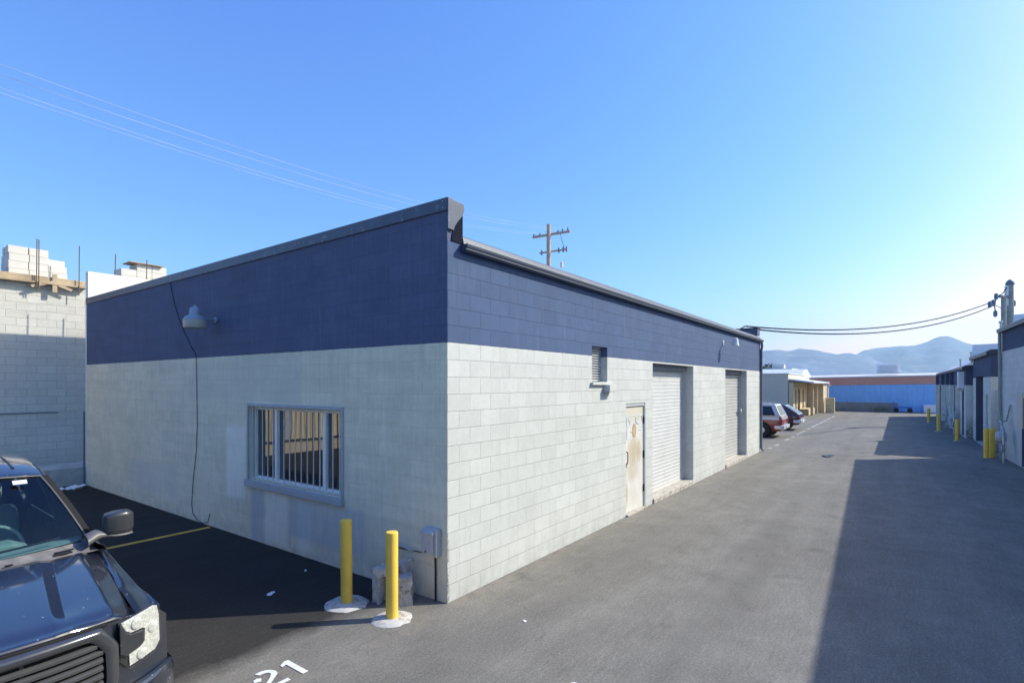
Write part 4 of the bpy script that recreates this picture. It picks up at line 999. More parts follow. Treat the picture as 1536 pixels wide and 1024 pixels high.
# hood
rows = []
ts = [0, .012, .05, .12, .25, .5, .75, 1.]
for t in ts:
    zc = catmull([(0, 1.128, 0), (.1, 1.168, 0), (.25, 1.192, 0), (.5, 1.222, 0), (.75, 1.243, 0), (1., 1.255, 0)], 24)
    zc_t = min(zc, key=lambda p: abs(p.x - t)).y
    if t == .012: zc_t = 1.146
    k = min(1., max(0., (t - .03) / .25)); ramp_drop = .030 * k * (1 - .25 * t)
    xs = [0, .15, lerp(.27, .44, t), lerp(.335, .52, t), lerp(.355, .545, t), lerp(.405, .60, t), lerp(.43, .63, t), lerp(.55, .72, t), lerp(.635, .795, t), lerp(.665, .825, t), lerp(.745, .895, t), lerp(.765, .915, t)]
    fr = min(1, t / .1)
    e_ = -max(.018, ramp_drop); dz = [0, 0, -.001, -.003, -.008 * k, -ramp_drop, -ramp_drop - .001, e_ - .001, e_ - .004, e_ - .014, -.090 * (1 - .42 * t), -.104 * (1 - .45 * t)]
    row = []
    for i, (x, d) in enumerate(zip(xs, dz)):
        yr = 1.36 + .16 * (x / .9) ** 2
        yf = F(x, 1.1) + .012
        z = zc_t + d * (1. if t > .06 else .55 + .45 * t / .06)
        if t == 0: z = 1.128 - .03 * max(0, (x - .52) / .24)
        row.append((x, lerp(yf, yr, t), z))
    rows.append(row)
hg = patch(rows, 3, 5)
hood = MB().grid(mirror_rows(hg)).build('hood', 'truck', tk, smooth=55)
sd = hood.modifiers.new('thickness', 'SOLIDIFY'); sd.thickness = .012; sd.offset = -1
hood_edge = [r[-1] for r in hg]                       # shut line with the fender
# dark gap strips along the shut line and under the hood front
for s in (1, -1):
    MB().tube([(s * (p.x + .004), p.y, p.z - .012) for p in hood_edge], .008, 6).build('shut_line', 'grille_dark', hood)
MB().tube([(x, F(x, 1.12) + .004, 1.118 - .03 * max(0, (abs(x) - .52) / .24)) for x in [i * .05 - .6 for i in range(25)]], .010, 6).build('shut_line', 'grille_dark', hood)
for s in (1, -1):     # heat slot beside the dome crease
    MB().tube([(s * lerp(.37, .52, t) + s * .0, .12 + 1.28 * t, lerp(1.21, 1.236, t)) for t in (.66, .72, .80, .86)], [.004, .010, .010, .004], 6).build('slot', 'grille_dark', hood)

# fenders and body sides
FW_Y, RW_Y, WR = .93, 4.58, .395
def zlow(y):
    z = .50
    for wy in (FW_Y, RW_Y):
        d = abs(y - wy); r = .47
        if d < r: z = max(z, .40 + math.sqrt(r * r - d * d))
    return z
ys = [.385, .45, .52, .62, .75, .90, 1.05, 1.2, 1.35, 1.52]
rows = []
for i, y in enumerate(ys):
    e = min(hood_edge, key=lambda p: abs(p.y - y)); t = i / (len(ys) - 1)
    xs, zs = (e.x, e.z) if y > hood_edge[0].y else (hood_edge[0].x, hood_edge[0].z)
    zs -= .004; xs += .006
    front = max(0, 1 - (y - .385) / .25)
    c2x = .935
    zt = zs + .004 + (1.262 - zs) * max(0, t - .3) ** 2 / .49
    rows.append([(xs, y - .16 * front, zs), (lerp(xs, c2x, .45), y - .10 * front, lerp(zs, zt, .5) - .012), (c2x, y - .03 * front, zt - .046), (.972 - .012 * front, y, zt - .070), (.995 - .012 * front, y, 1.04 - .01 * front), (1.012 - .012 * front, y, .95), (1.014 - .010 * front, y, .88),
                 (1.008 - .008 * front, y, max(.80, zlow(y)) + .02), (1.000, y, zlow(y))])
fg = patch(rows, 4, 4)
for s in (1, -1):
    g2 = fg if s > 0 else flipx(fg)
    f = MB().grid(g2).build('fender', 'truck', tk, smooth=50)
    arch = []
    for k in range(25):
        a = math.pi * k / 24; arch.append((s * 1.004, FW_Y - .475 * math.cos(a), .40 + .475 * math.sin(a)))
    MB().tube(arch, .022, 8).build('arch_trim', 'truck_dark', f, smooth=60)
ys = [1.524 + i * (5.80 - 1.524) / 60 for i in range(61)]
rows = []
for y in ys:
    bed = 1.0 if y > 4.02 else 0
    tz = 1.262 if not bed else 1.30
    rows.append([Vector(p) for p in catmull([(.925, y, tz), (.965, y, tz - .03), (.995, y, 1.10), (1.010, y, .98), (1.008, y, .88), (.998, y, max(.70, zlow(y) + .015)), (.985, y, zlow(y))], 3)])
for s in (1, -1):
    bs = MB().grid(rows if s > 0 else flipx(rows)).build('body_side', 'truck', tk, smooth=50)
    for yy in (1.53, 2.75, 3.98): MB().tube([(s * p.x + s * .001, yy, p.z) for p in rows[0][:-1]], .005, 5).build('door_gap', 'grille_dark', bs)
    for yy in (2.60, 3.85): MB().box(s * 1.012 - .02, s * 1.012 + .02, yy - .1, yy + .1, 1.06, 1.09).build('handle', 'truck', bs, bevel=.008)
    arch = [(s * .998, RW_Y - .475 * math.cos(math.pi * k / 24), .40 + .475 * math.sin(math.pi * k / 24)) for k in range(25)]
    MB().tube(arch, .022, 8).build('arch_trim', 'truck_dark', bs, smooth=60)
# underbody, wheel wells, firewall and bed
MB().box(-.70, .70, .30, 5.6, .32, .62).box(-.62, .62, .35, 1.3, .6, 1.02).build('chassis', 'grille_dark', tk)
bedm = MB(); bedm.box(-.90, .90, 4.06, 5.78, .68, .72).box(-.93, -.86, 4.05, 5.78, .72, 1.31).box(.86, .93, 4.05, 5.78, .72, 1.31).box(-.86, .86, 4.05, 4.1, .72, 1.31).box(-.98, .98, 5.74, 5.80, .62, 1.31)
bedm.build('cargo_bed', 'truck', tk, bevel=.01)
MB().box(-.98, .98, 5.81, 5.95, .46, .66).build('rear_bumper', 'chromebump', tk, bevel=.02)
for s in (1, -1): MB().box(s * .97 - .035, s * .97 + .035, 5.72, 5.82, .86, 1.22).build('tail_light', 'taillight', tk, bevel=.01)
for wy in (FW_Y, RW_Y):
    for s in (1, -1):
        wh_ = MB().lathe([(.25, -.13), (.36, -.13), (.392, -.10), (.398, 0), (.392, .10), (.36, .13), (.25, .13)], (0, 0, 0), 36, axis='x').build('wheel', 'tyre', tk, smooth=40, loc=(s * .855, wy, .395))
        rm = MB().lathe([(.05, s * .11), (.10, s * .115), (.235, s * .105), (.262, s * .128), (.262, s * .0), (.05, s * .0)], (0, 0, 0), 30, axis='x')
        for k in range(6):
            a = k * math.pi / 3; rm.obox((s * .118, .155 * math.cos(a), .155 * math.sin(a)), (.012, 0, 0), (0, .085 * math.cos(a), .085 * math.sin(a)), (0, -.03 * math.sin(a), .03 * math.cos(a)))
        rm.build('rim', 'rim', wh_, smooth=40)

# front shell, panels pressed onto the curved front
def fshape(poly, o0, o1, mi=0, mb=None, step=.045):
    mb = mb or MB(); b = bmesh.new()
    f = b.faces.new([b.verts.new((x, 0, z)) for x, z in poly])
    x = min(p[0] for p in poly) + step
    while x < max(p[0] for p in poly) - .005:
        bmesh.ops.bisect_plane(b, geom=b.verts[:] + b.edges[:] + b.faces[:], plane_co=(x, 0, 0), plane_no=(1, 0, 0)); x += step
    b.normal_update()
    r = bmesh.ops.extrude_face_region(b, geom=b.faces[:])
    nv = {v for v in r['geom'] if isinstance(v, bmesh.types.BMVert)}
    for v in b.verts: v.co.y = F(v.co.x, v.co.z) - (o1 if v in nv else o0)
    o = len(mb.v); b.verts.index_update(); mb.v += [tuple(v.co) for v in b.verts]
    for f in b.faces: mb.f.append(tuple(o + v.index for v in f.verts)); mb.m.append(mi)
    b.free(); return mb
def mirp(poly): return [(-x, z) for x, z in poly][::-1]
rows = []
for x in [i * .05 for i in range(20)] + [.985, .999]:
    zt = 1.118 - .022 * max(0, (x - .52) / .24) if x < .76 else lerp(1.094, 1.07, min(1, (x - .76) / .2))
    if x > .9: zt = lerp(1.09, .98, (x - .9) / .1)
    col = []
    for k in range(9):
        z = lerp(zt, .66, k / 8); col.append(Vector((x, F(x, z) + (.012 if x < .9 else .012 - .1 * (x - .9)), z)))
    rows.append(col)
full = [[Vector((-p.x, p.y, p.z)) for p in r] for r in rows[:0:-1]] + rows
shell = MB().grid(full).build('front_panel', 'truck', tk, smooth=50)
# grille
gr = MB()
cav = [(0, 1.085), (.50, 1.085), (.555, 1.045), (.60, .975), (.61, .78), (.57, .725), (0, .725)]
fshape(mirp(cav[1:-1]) + [] + cav[1:-1][:0], -.004, .002, mb=gr) if False else None
fshape([(-x, z) for x, z in cav[1:-1]][::-1] + cav[1:-1], -.008, .001, mb=gr)
grille = gr.build('grille', 'grille_dark', tk)
outer = [(0, 1.112), (.30, 1.114), (.54, 1.110), (.575, 1.092), (.605, 1.055), (.650, .985), (.657, .94), (.655, .76), (.635, .712), (.58, .69), (.30, .685), (0, .685)]
inner = [(0, 1.052), (.30, 1.056), (.475, 1.056), (.510, 1.046), (.538, 1.02), (.574, .965), (.582, .93), (.585, .80), (.57, .765), (.53, .752), (.30, .75), (0, .75)]
o_f = outer[:-1] + [(-x, z) for x, z in outer[::-1]][:-1]; i_f = inner[:-1] + [(-x, z) for x, z in inner[::-1]][:-1]
def close(l): return l + [l[0]]
of = [(p.x, p.y) for p in catmull([(x, z, 0) for x, z in close(o_f)], 5)]; inf = [(p.x, p.y) for p in catmull([(x, z, 0) for x, z in close(i_f)], 5)]
rws = []
for (k, off) in ((0, .0), (0, .026), (.12, .040), (.40, .050), (.72, .046), (1., .030), (1., -.004)):
    rws.append([(lerp(a[0], b[0], k), F(lerp(a[0], b[0], k), lerp(a[1], b[1], k)) - off, lerp(a[1], b[1], k)) for a, b in zip(of, inf)])
MB().grid(rws).build('surround', 'surround', grille, smooth=50)
for i, z0 in enumerate((1.012, .966, .920, .874, .828, .784)):
    w_ = .535 - max(0, (z0 - .95)) * .65 if i < 5 else .55
    w_ = min(.568, .60 - max(0, z0 - .93) * .75)
    pts = [(-w_ + 2 * w_ * k / 30) for k in range(31)]; rws = []
    for (dz, off) in ((.016, .004), (.0165, .018), (.006, .032), (-.011, .030), (-.016, .014), (-.014, .004)):
        rws.append([(x, F(x, z0) - off, z0 + dz + .0) for x in pts])
    MB().grid(rws).build('slat', 'slat', grille, smooth=40)
for x in (-.2, .2): fshape([(x - .008, .76), (x + .008, .76), (x + .008, 1.05), (x - .008, 1.05)], .002, .006).build('brace', 'slat', grille)
# headlights
HLP = [(.676, 1.082), (.75, 1.090), (.885, 1.098), (.915, 1.085), (.930, 1.02), (.932, .85), (.896, .811), (.723, .801), (.721, .872), (.795, .883), (.822, .905), (.826, .985), (.810, .994), (.733, 1.001), (.706, 1.022)]
POC = [(.664, 1.070), (.673, 1.082), (.708, 1.014), (.735, .996), (.818, .984), (.816, .91), (.790, .890), (.716, .878), (.716, .862), (.664, .90)]
LEN = [(.662, 1.088), (.75, 1.096), (.89, 1.104), (.922, 1.09), (.937, 1.02), (.938, .845), (.900, .803), (.715, .793), (.665, .85)]
for s in (1, -1):
    sg = (lambda p: p) if s > 0 else mirp
    hl = fshape(sg(LEN), -.006, .002).build('headlight', 'truck_dark', tk)
    fshape(sg(HLP), .003, .014, step=.02).build('reflector', 'chrome', hl, bevel=.004)
    fshape(sg(POC), .003, .026).build('pocket', 'truck', hl, bevel=.006)
    for (cx, cz) in ((.768, 1.045), (.878, .97), (.80, .842)):
        MB().lathe([(.030, -.004), (.034, -.002), (.034, .006), (.024, .010), (.004, .011)], (0, 0, 0), 18, axis='y').build('bulb', 'chrome', hl, smooth=40, loc=(s * cx, F(cx, cz) - .024, cz)).rotation_euler = (0, 0, s * .45)
    fshape(sg(LEN), .030, .033).build('lens', 'lens_clear', hl, smooth=30)
# bumper
rws = []
for (z, off) in ((.672, .0), (.676, .055), (.655, .075), (.58, .08), (.50, .06), (.43, .03), (.42, -.05)):
    r = []
    for k in range(29):
        x = 1.03 * k / 28; r.append(Vector((x, F(x, z) * 1.0 - off * (1 - .35 * (x / 1.03) ** 4), z)))
    r.append(Vector((1.035, .50, z))); r.append(Vector((1.02, .56, z)))
    rws.append(r)
MB().grid(mirror_rows(rws)).build('bumper', 'truck', tk, smooth=45)
# cowl, windscreen, roof and cab
cw = []
for x in [i * .058 for i in range(17)]:
    yr = 1.36 + .16 * (x / .9) ** 2; yw = 1.53 + .21 * (x / .92) ** 2
    cw.append([Vector((x, yr + .004, 1.232 - .02 * (x / .92) ** 2)), Vector((x, lerp(yr, yw, .35), 1.228 - .02 * (x / .92) ** 2)), Vector((x, yw + .03, 1.268 - .01 * (x / .92) ** 2))])
cg = [list(r) for r in zip(*cw)]
cowl = MB().grid(mirror_rows(cg)).build('cowl', 'cowl', tk, smooth=60)
sl = MB(); q = random.Random(8)
for (cx, cy) in ((.12, 1.42), (.20, 1.425), (.28, 1.43), (.36, 1.44), (-.2, 1.43), (-.3, 1.43), (.66, 1.54), (.70, 1.545), (.74, 1.56)):
    for k in range(2): sl.obox((cx + .012 * k, cy + .025 * k, 1.232 + .014 * k), (.022, .004, 0), (-.002, .006, .002), (0, -.001, .004))
sl.build('cowl_vent', 'grille_dark', cowl)
ws = []
for t in [i / 10 for i in range(11)]:
    r = []
    for k in range(17):
        a = k / 16; xb, xt = .905 * a, .705 * a
        yb, yt = 1.55 + .20 * a * a, 2.235 + .06 * a * a
        zb, zt = 1.272 - .004 * a * a, 1.795 - .03 * a * a
        bul = math.sin(math.pi * t) * .022
        r.append(Vector((lerp(xb, xt, t), lerp(yb, yt, t) - bul * .6, lerp(zb, zt, t) + bul)))
    ws.append(r)
wsf = mirror_rows(ws)
wsh = MB().grid(wsf).build('windshield', 'windshield', tk, smooth=60)
border = [ws[i][-1] for i in range(11)]
for s in (1, -1): MB().tube([(s * p.x, p.y - .004, p.z + .004) for p in border], .007, 6).build('seal', 'mirror_low', wsh, smooth=60)
MB().tube([(p.x, p.y - .006, p.z + .006) for p in wsf[-1]], .007, 6).build('seal', 'mirror_low', wsh, smooth=60)
MB().obox((.55, 2.17, 1.748), (.045, 0, 0), (0, .018, .013), (0, -.002, .003)).build('sticker', 'truck_badge', wsh)
for (xa, xb, yb) in ((.05, .72, .0), (-.62, .02, .0)):
    p = []
    for k in range(11):
        a = k / 10; x = lerp(xa, xb, a); aa = min(1, abs(x) / .905); y = 1.55 + .2 * aa * aa + .075; p.append((x, y - .035 * (1 - a), 1.308 + .01 * a))
    MB().tube(p, .009, 6).box(xa - .02, xa + .02, p[0][1] - .06, p[0][1] + .02, 1.27, 1.30).build('wiper', 'grille_dark', tk, smooth=60)
rf_rows = []
for (y, zc, xe, ze) in ((2.235, 1.797, .705, 1.768), (2.32, 1.825, .715, 1.785), (2.6, 1.885, .728, 1.830), (3.1, 1.925, .735, 1.865), (3.6, 1.912, .73, 1.855), (3.92, 1.835, .71, 1.795)):
    row = []
    for a in (0, .35, .7, .9, 1.0):
        row.append((xe * a, y + (.06 * a * a if y < 2.3 else 0), lerp(zc, ze, a ** 3)))
    row.append((xe + .03, y + .05 * (y < 2.3), ze - .025)); rf_rows.append(row)
rg = patch(rf_rows, 3, 4)
roof = MB().grid(mirror_rows(rg)).build('roof', 'truck', tk, smooth=50)
MB().grid([[Vector((x, y, z + .004)) for x in (-.42, -.2, 0, .2, .42)] for y, z in ((2.55, 1.875), (2.9, 1.912), (3.3, 1.922))]).build('sunroof', 'car_glass', roof)
for s in (1, -1): MB().tube([(s * .55, y, z) for y, z in ((2.45, 1.838), (2.8, 1.882), (3.4, 1.900), (3.85, 1.842))], .012, 6).build('roof_channel', 'truck_dark', roof)
# side glass and pillars
edge = [r[-1] for r in rg]
for s in (1, -1):
    ap = []
    for i in range(11):
        p = ws[i][-1]; t = i / 10
        ap.append([Vector((s * (p.x + .004), p.y + .002, p.z + .002)), Vector((s * (p.x + .055), p.y + .03, p.z + .004)), Vector((s * (p.x + lerp(.05, .065, t)), p.y + .12, p.z - .02))])
    MB().grid(ap).build('front_pillar', 'truck', tk, smooth=50).data.materials[0] = M['grille_dark']
    bl = [Vector((s * .925, y, 1.262)) for y in (1.72, 2.75, 4.0)]
    def side(y, t): return Vector((s * lerp(.925, .755, t), y, lerp(1.262, 1.79, t)))
    def panel(a, b, c, d, t0, t1, nm, mt):
        MB().add([side(a, t0), side(b, t0), side(c, t1), side(d, t1)], [(0, 1, 2, 3)]).build(nm, mt, tk, solid=.01)
    panel(1.83, 2.72, 2.72, 2.40, .02, .93, 'side_window', 'car_glass'); panel(2.84, 3.86, 3.70, 2.84, .02, .93, 'side_window', 'car_glass')
    panel(2.722, 2.838, 2.838, 2.722, .0, .99, 'door_pillar', 'truck_dark'); panel(3.862, 4.02, 3.9, 3.70, .0, .99, 'rear_pillar', 'truck')
MB().add([(-.90, 4.015, 1.262), (.90, 4.015, 1.262), (.72, 3.93, 1.80), (-.72, 3.93, 1.80)], [(0, 1, 2, 3)]).build('rear_window', 'car_glass', tk, solid=.01)
MB().box(-.92, .92, 3.99, 4.04, .7, 1.26).build('cab_back', 'truck', tk)
# cabin
ds = []
for x in [i * .09 for i in range(11)]:
    a = (x / .9) ** 2; ds.append([Vector((x, 1.62 + .19 * a, 1.255)), Vector((x, 1.80 + .1 * a, 1.262)), Vector((x, 2.0, 1.25)), Vector((x, 2.08, 1.20)), Vector((x, 2.10, .95))])
dg = [list(r) for r in zip(*ds)]
dash = MB().grid(mirror_rows(dg)).build('dashboard', 'dash', tk, smooth=60)
MB().prism([(.20, 1.24), (.30, 1.30), (.46, 1.31), (.58, 1.25)], 1.88, 2.08, 'y').build('cluster_hood', 'dash', dash, bevel=.02)
swm = MB(); c0 = Vector((.40, 2.28, 1.20)); nx = Vector((0, -.90, .43)); ux = Vector((1, 0, 0)); uy = nx.cross(ux)
swm.tube([c0 + ux * .19 * math.cos(a) + uy * .19 * math.sin(a) for a in [2 * math.pi * k / 28 for k in range(29)]], .016, 8)
swm.obox(c0, ux * .06, uy * .05, nx * .02).obox(c0, ux * .18, uy * .015, nx * .01).obox(c0 - uy * .09, ux * .015, uy * .09, nx * .01)
swm.build('steering_wheel', 'seat', tk, smooth=40)
for s in (1, -1):
    sm = MB(); sm.prism([(2.42, .85), (2.95, .80), (3.12, 1.42), (3.00, 1.45), (2.86, .98), (2.44, .99)], s * .43 - .25, s * .43 + .25, 'x')
    st_ = sm.build('seat', 'seat', tk, bevel=.05)
    MB().box(s * .43 - .14, s * .43 + .14, 3.00, 3.12, 1.47, 1.66).build('headrest', 'seat', st_, bevel=.045)
MB().prism([(3.45, .85), (3.82, .85), (3.88, 1.45), (3.76, 1.45), (3.70, 1.0), (3.46, 1.0)], -.68, .68, 'x').build('rear_seat', 'seat', tk, bevel=.04)
MB().box(-.88, .88, 1.6, 4.0, .60, .64).build('cab_floor', 'grille_dark', tk)
MB().box(-.11, .11, 2.12, 2.15, 1.66, 1.72).build('rear_view_mirror', 'truck_dark', tk, bevel=.01)
# door mirrors
for s in (1, -1):
    m_ = MB()
    sec = [(.985, .052, .070), (1.005, .075, .088), (1.06, .088, .097), (1.12, .088, .098), (1.165, .075, .090), (1.188, .045, .070)]
    rws = []
    for (x, dy, dz) in sec:
        rws.append([Vector((s * x, 1.64 + dy * math.copysign(abs(math.cos(a)) ** .36, math.cos(a)) * (1 if math.cos(a) < 0 else .7), 1.392 + dz * math.copysign(abs(math.sin(a)) ** .42, math.sin(a)) + .03 * (x - 1.08))) for a in [2 * math.pi * k / 28 for k in range(29)]])
    m_.grid(rws); n0 = len(rws[0])
    m_.f.append(tuple(range(n0 - 1))); m_.m.append(0); m_.f.append(tuple(range(len(m_.v) - n0, len(m_.v) - 1))); m_.m.append(0)
    mo = m_.build('side_mirror', 'mirror_grey', tk, smooth=45)
    lowr = MB(); rws = []
    for (x, dy, dz) in ((.86, .10, .050), (.93, .075, .046), (.96, .06, .038), (1.0, .06, .030), (1.06, .085, .024), (1.13, .085, .020), (1.18, .06, .014)):
        zz = 1.292 + (-.015 if x < .9 else (.02 if x < .97 else (.012 if x < 1.02 else 0)))
        rws.append([Vector((s * x, 1.64 + dy * math.cos(a), zz + dz * math.sin(a))) for a in [2 * math.pi * k / 20 for k in range(21)]])
    lowr.grid(rws).build('mirror_arm', 'mirror_low', mo, smooth=60)
    MB().obox((s * 1.085, 1.71, 1.395), (.085, 0, 0), (0, .004, 0), (0, 0, .075)).build('mirror_glass', 'mirror_glass', mo, bevel=.003)

# ---------------------------------------------------------------- parked cars far down the alley
def tub(st, cols):
    """lower body: st = list of (y, scale_x, bottom, belt); cols = list of (fx, fz)"""
    return [[Vector((fx * sx, y, b + (t - b) * fz)) for fx, fz in cols] for (y, sx, b, t) in st]
def parked_car(name, label, loc, w_, L, belt, roof_z, lower, upper, rear_rake, gh_len, wheel_r, two_tone=None, hatch=False):
    """tail at y=0, nose towards +y"""
    t = thing(name, label, 'car', loc, 0)
    cols = [(0, 0), (.80, .0), (.93, .10), (.99, .30), (1., .55), (.985, .80), (.95, .97), (.85, 1.), (0, 1.02)]
    z0 = .30
    st = [(0, .90, z0 + .12, belt - .06), (.06, .96, z0 + .02, belt), (.35, 1., z0, belt), (1.2, 1., z0 - .02, belt), (gh_len, 1., z0 - .02, belt), (L * .80, .985, z0, belt - .06), (L * .95, .93, z0 + .04, belt - .16), (L, .82, z0 + .1, belt - .30)]
    st = [(y, sx * w_, b, tt) for y, sx, b, tt in st]
    rows = patch(tub(st, cols), 2, 3); fr = mirror_rows(rows)
    mb = MB().grid(fr); nc = len(fr[0])
    mb.f.append(tuple(range(nc))); mb.m.append(0); o_ = (len(fr) - 1) * nc; mb.f.append(tuple(range(o_, o_ + nc))); mb.m.append(0)
    body = mb.build('body', lower, t, smooth=45)
    if two_tone:
        zt, mt = two_tone
        bd = MB()
        for s in (1, -1):
            bd.add([(s * (w_ + .006), .10, zt), (s * (w_ + .006), L * .82, zt), (s * (w_ * .975), L * .82, belt - .03), (s * (w_ * .975), .10, belt - .01)], [(0, 1, 2, 3)])
        bd.add([(-w_ * .9, -.006, zt), (w_ * .9, -.006, zt), (w_ * .9, .0, belt - .05), (-w_ * .9, .0, belt - .05)], [(0, 1, 2, 3)])
        bd.build('upper_panel', mt, t, solid=.008)
    # greenhouse
    zt = roof_z; b0, b1 = .03, gh_len; r0, r1 = rear_rake, gh_len - .75
    base = [(-w_ * .95, b0), (w_ * .95, b0), (w_ * .95, b1), (-w_ * .95, b1)]; top = [(-w_ * .76, r0), (w_ * .76, r0), (w_ * .76, r1), (-w_ * .76, r1)]
    g_m = MB().add([(x, y, belt - .01) for x, y in base] + [(x, y, zt) for x, y in top], [(0, 3, 2, 1), (4, 5, 6, 7), (0, 1, 5, 4), (1, 2, 6, 5), (2, 3, 7, 6), (3, 0, 4, 7)])
    g_m.build('cabin', upper, t, bevel=.05)
    def P(side, u, v):     # point on the side of the cabin, u along y, v up
        x0, x1 = w_ * .95, w_ * .76; yb = lerp(b0, b1, u); yt = lerp(r0, r1, u)
        return (side * (lerp(x0, x1, v) + .008), lerp(yb, yt, v), lerp(belt - .01, zt, v))
    cuts_ = ((.07, .36), (.40, .60), (.64, .93)) if not hatch else ((.20, .52), (.56, .92))
    for s in (1, -1):
        for a, b_ in cuts_:
            MB().add([P(s, a, .10), P(s, b_, .10), P(s, b_ - .02, .84), P(s, a + .02, .84)], [(0, 1, 2, 3)]).build('side_window', 'car_glass', t, solid=.004)
    def Q(u, v, o_=.010): return (lerp(-1, 1, u) * w_ * lerp(.95, .76, v), lerp(b0, r0, v) - o_, lerp(belt - .01, zt, v) + o_ * .3)
    MB().add([Q(.08, .12), Q(.92, .12), Q(.90, .86), Q(.10, .86)], [(0, 1, 2, 3)]).build('rear_window', 'car_glass', t, solid=.004)
    def Wd(u, v, o_=.010): return (lerp(-1, 1, u) * w_ * lerp(.95, .76, v), lerp(b1, r1, v) + o_, lerp(belt - .01, zt, v) + o_ * .3)
    MB().add([Wd(.06, .08), Wd(.94, .08), Wd(.92, .90), Wd(.08, .90)], [(0, 1, 2, 3)]).build('windshield', 'car_glass', t, solid=.004)
    for yy in (.86, L - .85):
        for s in (1, -1):
            ar_ = MB().lathe([(.02, 0), (wheel_r * 1.16, 0), (wheel_r * 1.16, s * .012), (.02, s * .012)], (s * (w_ - .004), yy, wheel_r), 26, axis='x').build('wheel_arch', 'grille_dark', t)
            wl_ = MB().lathe([(wheel_r * .6, -.10), (wheel_r * .93, -.10), (wheel_r, -.06), (wheel_r, .06), (wheel_r * .93, .10), (wheel_r * .6, .10)], (0, 0, 0), 26, axis='x').build('wheel', 'tyre', t, smooth=40, loc=(s * (w_ - .065), yy, wheel_r))
            MB().lathe([(.03, s * .105), (wheel_r * .4, s * .10), (wheel_r * .62, s * .095), (wheel_r * .62, 0), (.03, 0)], (0, 0, 0), 22, axis='x').build('rim', 'rim', wl_, smooth=30)
    rb = MB().prism([(-w_ * .97, .02), (-w_ * .90, -.10), (w_ * .90, -.10), (w_ * .97, .02), (w_ * 1.005, .30), (-w_ * 1.005, .30)], .42, .60, 'z').build('rear_bumper', 'chromebump', t, bevel=.025)
    MB().box(-.16, .16, -.112, -.1005, .46, .56).build('number_plate', 'whitetrim', rb)
    for s in (1, -1):
        MB().box(s * w_ * .88 - .06, s * w_ * .88 + .06, -.02, .09, .70, belt - .12).build('tail_light', 'taillight', t, bevel=.012)
        MB().box(s * (w_ + .10) - .07, s * (w_ + .10) + .07, gh_len - .55, gh_len - .45, belt + .02, belt + .16).build('side_mirror', lower, t, bevel=.02)
        MB().box(s * w_ * .7 - .14, s * w_ * .7 + .14, L - .03, L + .02, .62, .76).build('headlight', 'whitetrim', t, bevel=.01)
    MB().box(-w_ * .5, w_ * .5, L - .02, L + .02, .58, .74).build('grille', 'grille_dark', t)
    MB().box(-w_ * .8, w_ * .8, .5, L - .5, .18, z0 + .1).build('chassis', 'grille_dark', t)
    return t
suv = parked_car('suv', 'maroon and silver SUV parked past the block building, tail to the alley', (24.25, .22, 0), .93, 4.6, 1.03, 1.60, 'maroon', 'silver', .30, 3.35, .36, (.86, 'silver'))
rk = MB()
for s in (1, -1): rk.tube([(s * .62, y, z) for y, z in ((.5, 1.60), (.55, 1.65), (2.2, 1.65), (2.3, 1.60))], .018, 6)
rk.build('roof_rail', 'bar_grey', suv)
car2 = parked_car('hatchback', 'dark cherry hatchback parked beyond the maroon and silver SUV', (29.2, .15, 0), .86, 4.1, .92, 1.40, 'darkred', 'darkred', .75, 3.0, .31, None, True)
# trailer behind the parked cars
tl = thing('trailer', 'low trailer with blue tub against the grey warehouse wall', 'trailer', (38.5, 7.6, 0))
MB().box(-.9, .9, -1.5, 1.8, .62, .72).build('bed', 'rust', tl)
for y in (-1.5, 1.74): MB().box(-.9, .9, y, y + .06, .721, 1.15).build('end_board', 'boxgrey', tl)
MB().box(-.6, .5, .3, 1.5, .722, 1.45).build('tub', 'bluebox', tl, bevel=.05)
for s in (1, -1): MB().lathe([(.08, -.09), (.33, -.09), (.34, 0), (.33, .09), (.08, .09)], (s * 1.02, .1, .34), 20, axis='x').build('wheel', 'tyre', tl, smooth=40)
MB().obox((0, -.9, 1.0), (.75, 0, 0), (0, .4, .12), (0, -.02, .06)).build('tarp', 'whitetrim', tl, bevel=.03)

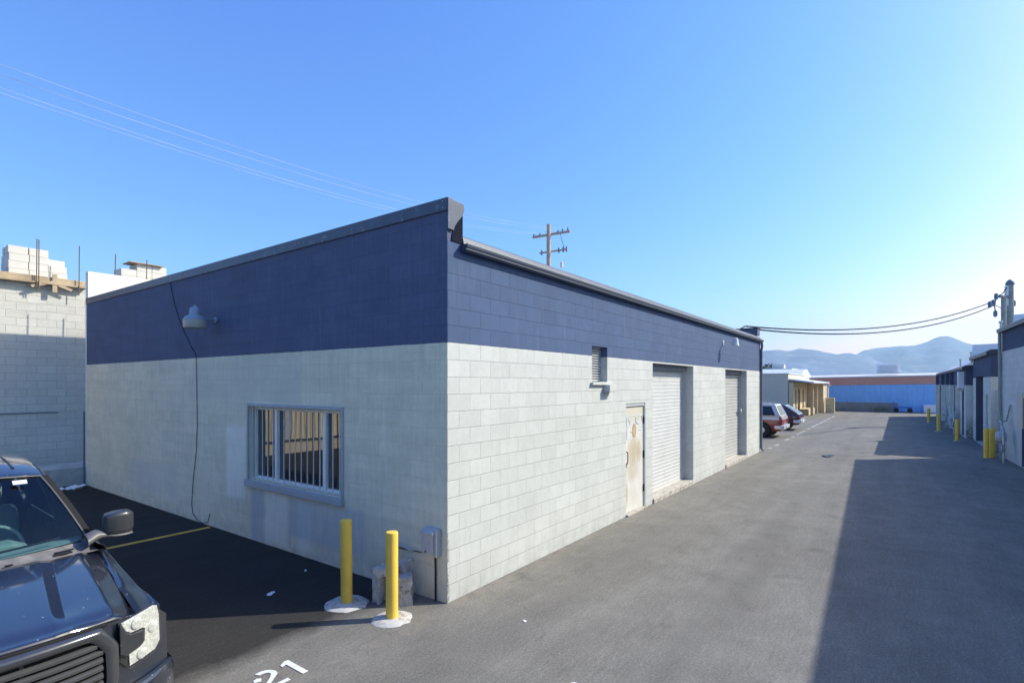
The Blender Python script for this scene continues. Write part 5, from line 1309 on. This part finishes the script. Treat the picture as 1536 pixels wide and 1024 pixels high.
# ================================================================== LIGHT, SKY, CAMERA
SUN = Vector((.70 * math.cos(R(38.6)), -.714 * math.cos(R(38.6)), math.sin(R(38.6)))).normalized()
w = bpy.data.worlds.new('World'); S.world = w; w.use_nodes = True; nt = w.node_tree
bg = nt.nodes['Background']; sky = nt.nodes.new('ShaderNodeTexSky'); sky.sky_type = 'NISHITA'; sky.sun_disc = False
sky.sun_elevation = R(38.6); sky.sun_rotation = math.atan2(SUN.x, SUN.y)
sky.altitude = 1300; sky.air_density = 1.1; sky.dust_density = 4.; sky.ozone_density = 4.
g = G(nt); sp_ = nt.nodes.new('ShaderNodeSeparateColor'); nt.links.new(sky.outputs[0], sp_.inputs[0]); cb_ = nt.nodes.new('ShaderNodeCombineColor')
# tone response of the camera, channel by channel
r_ = g.math('MINIMUM', sp_.outputs[0], 4.8)
nt.links.new(g.math('ADD', g.math('MULTIPLY', sp_.outputs[0], .500), g.math('MULTIPLY', g.math('POWER', r_, 4.), .0114)), cb_.inputs[0])
nt.links.new(g.math('ADD', g.math('MULTIPLY', sp_.outputs[1], .87), g.math('MULTIPLY', g.math('POWER', g.math('MINIMUM', sp_.outputs[1], 6.), 4.), .0019)), cb_.inputs[1])
nt.links.new(g.math('ADD', g.math('MULTIPLY', g.math('POWER', sp_.outputs[2], .30), 2.9), g.math('MULTIPLY', g.math('POWER', g.math('MINIMUM', sp_.outputs[2], 6.5), 4.), .0016)), cb_.inputs[2])
nt.links.new(cb_.outputs[0], bg.inputs[0])
bg.inputs[1].default_value = .15
L = bpy.data.lights.new('sun', 'SUN'); L.energy = 3.9; L.angle = R(.53); L.color = (1., .95, .85)
lo = bpy.data.objects.new('sun', L); COL.objects.link(lo); lo.rotation_euler = (-SUN).to_track_quat('-Z', 'Y').to_euler(); lo.location = (10, -10, 30)
cd = bpy.data.cameras.new('camera'); cd.sensor_width = 36.; cd.lens = 36 * 798 / 1536.; cd.shift_y = 64 / 1536.; cd.clip_start = .1; cd.clip_end = 40000
co = bpy.data.objects.new('camera', cd); COL.objects.link(co); co.location = CAM
f = Vector((FW[0], FW[1], 0)).normalized(); co.rotation_euler = f.to_track_quat('-Z', 'Y').to_euler()
S.camera = co
S.view_settings.view_transform = 'Standard'; S.view_settings.look = 'None'; S.view_settings.exposure = .64; S.view_settings.gamma = 1.
S.cycles.use_denoising = True; S.cycles.max_bounces = 8; S.cycles.transparent_max_bounces = 12
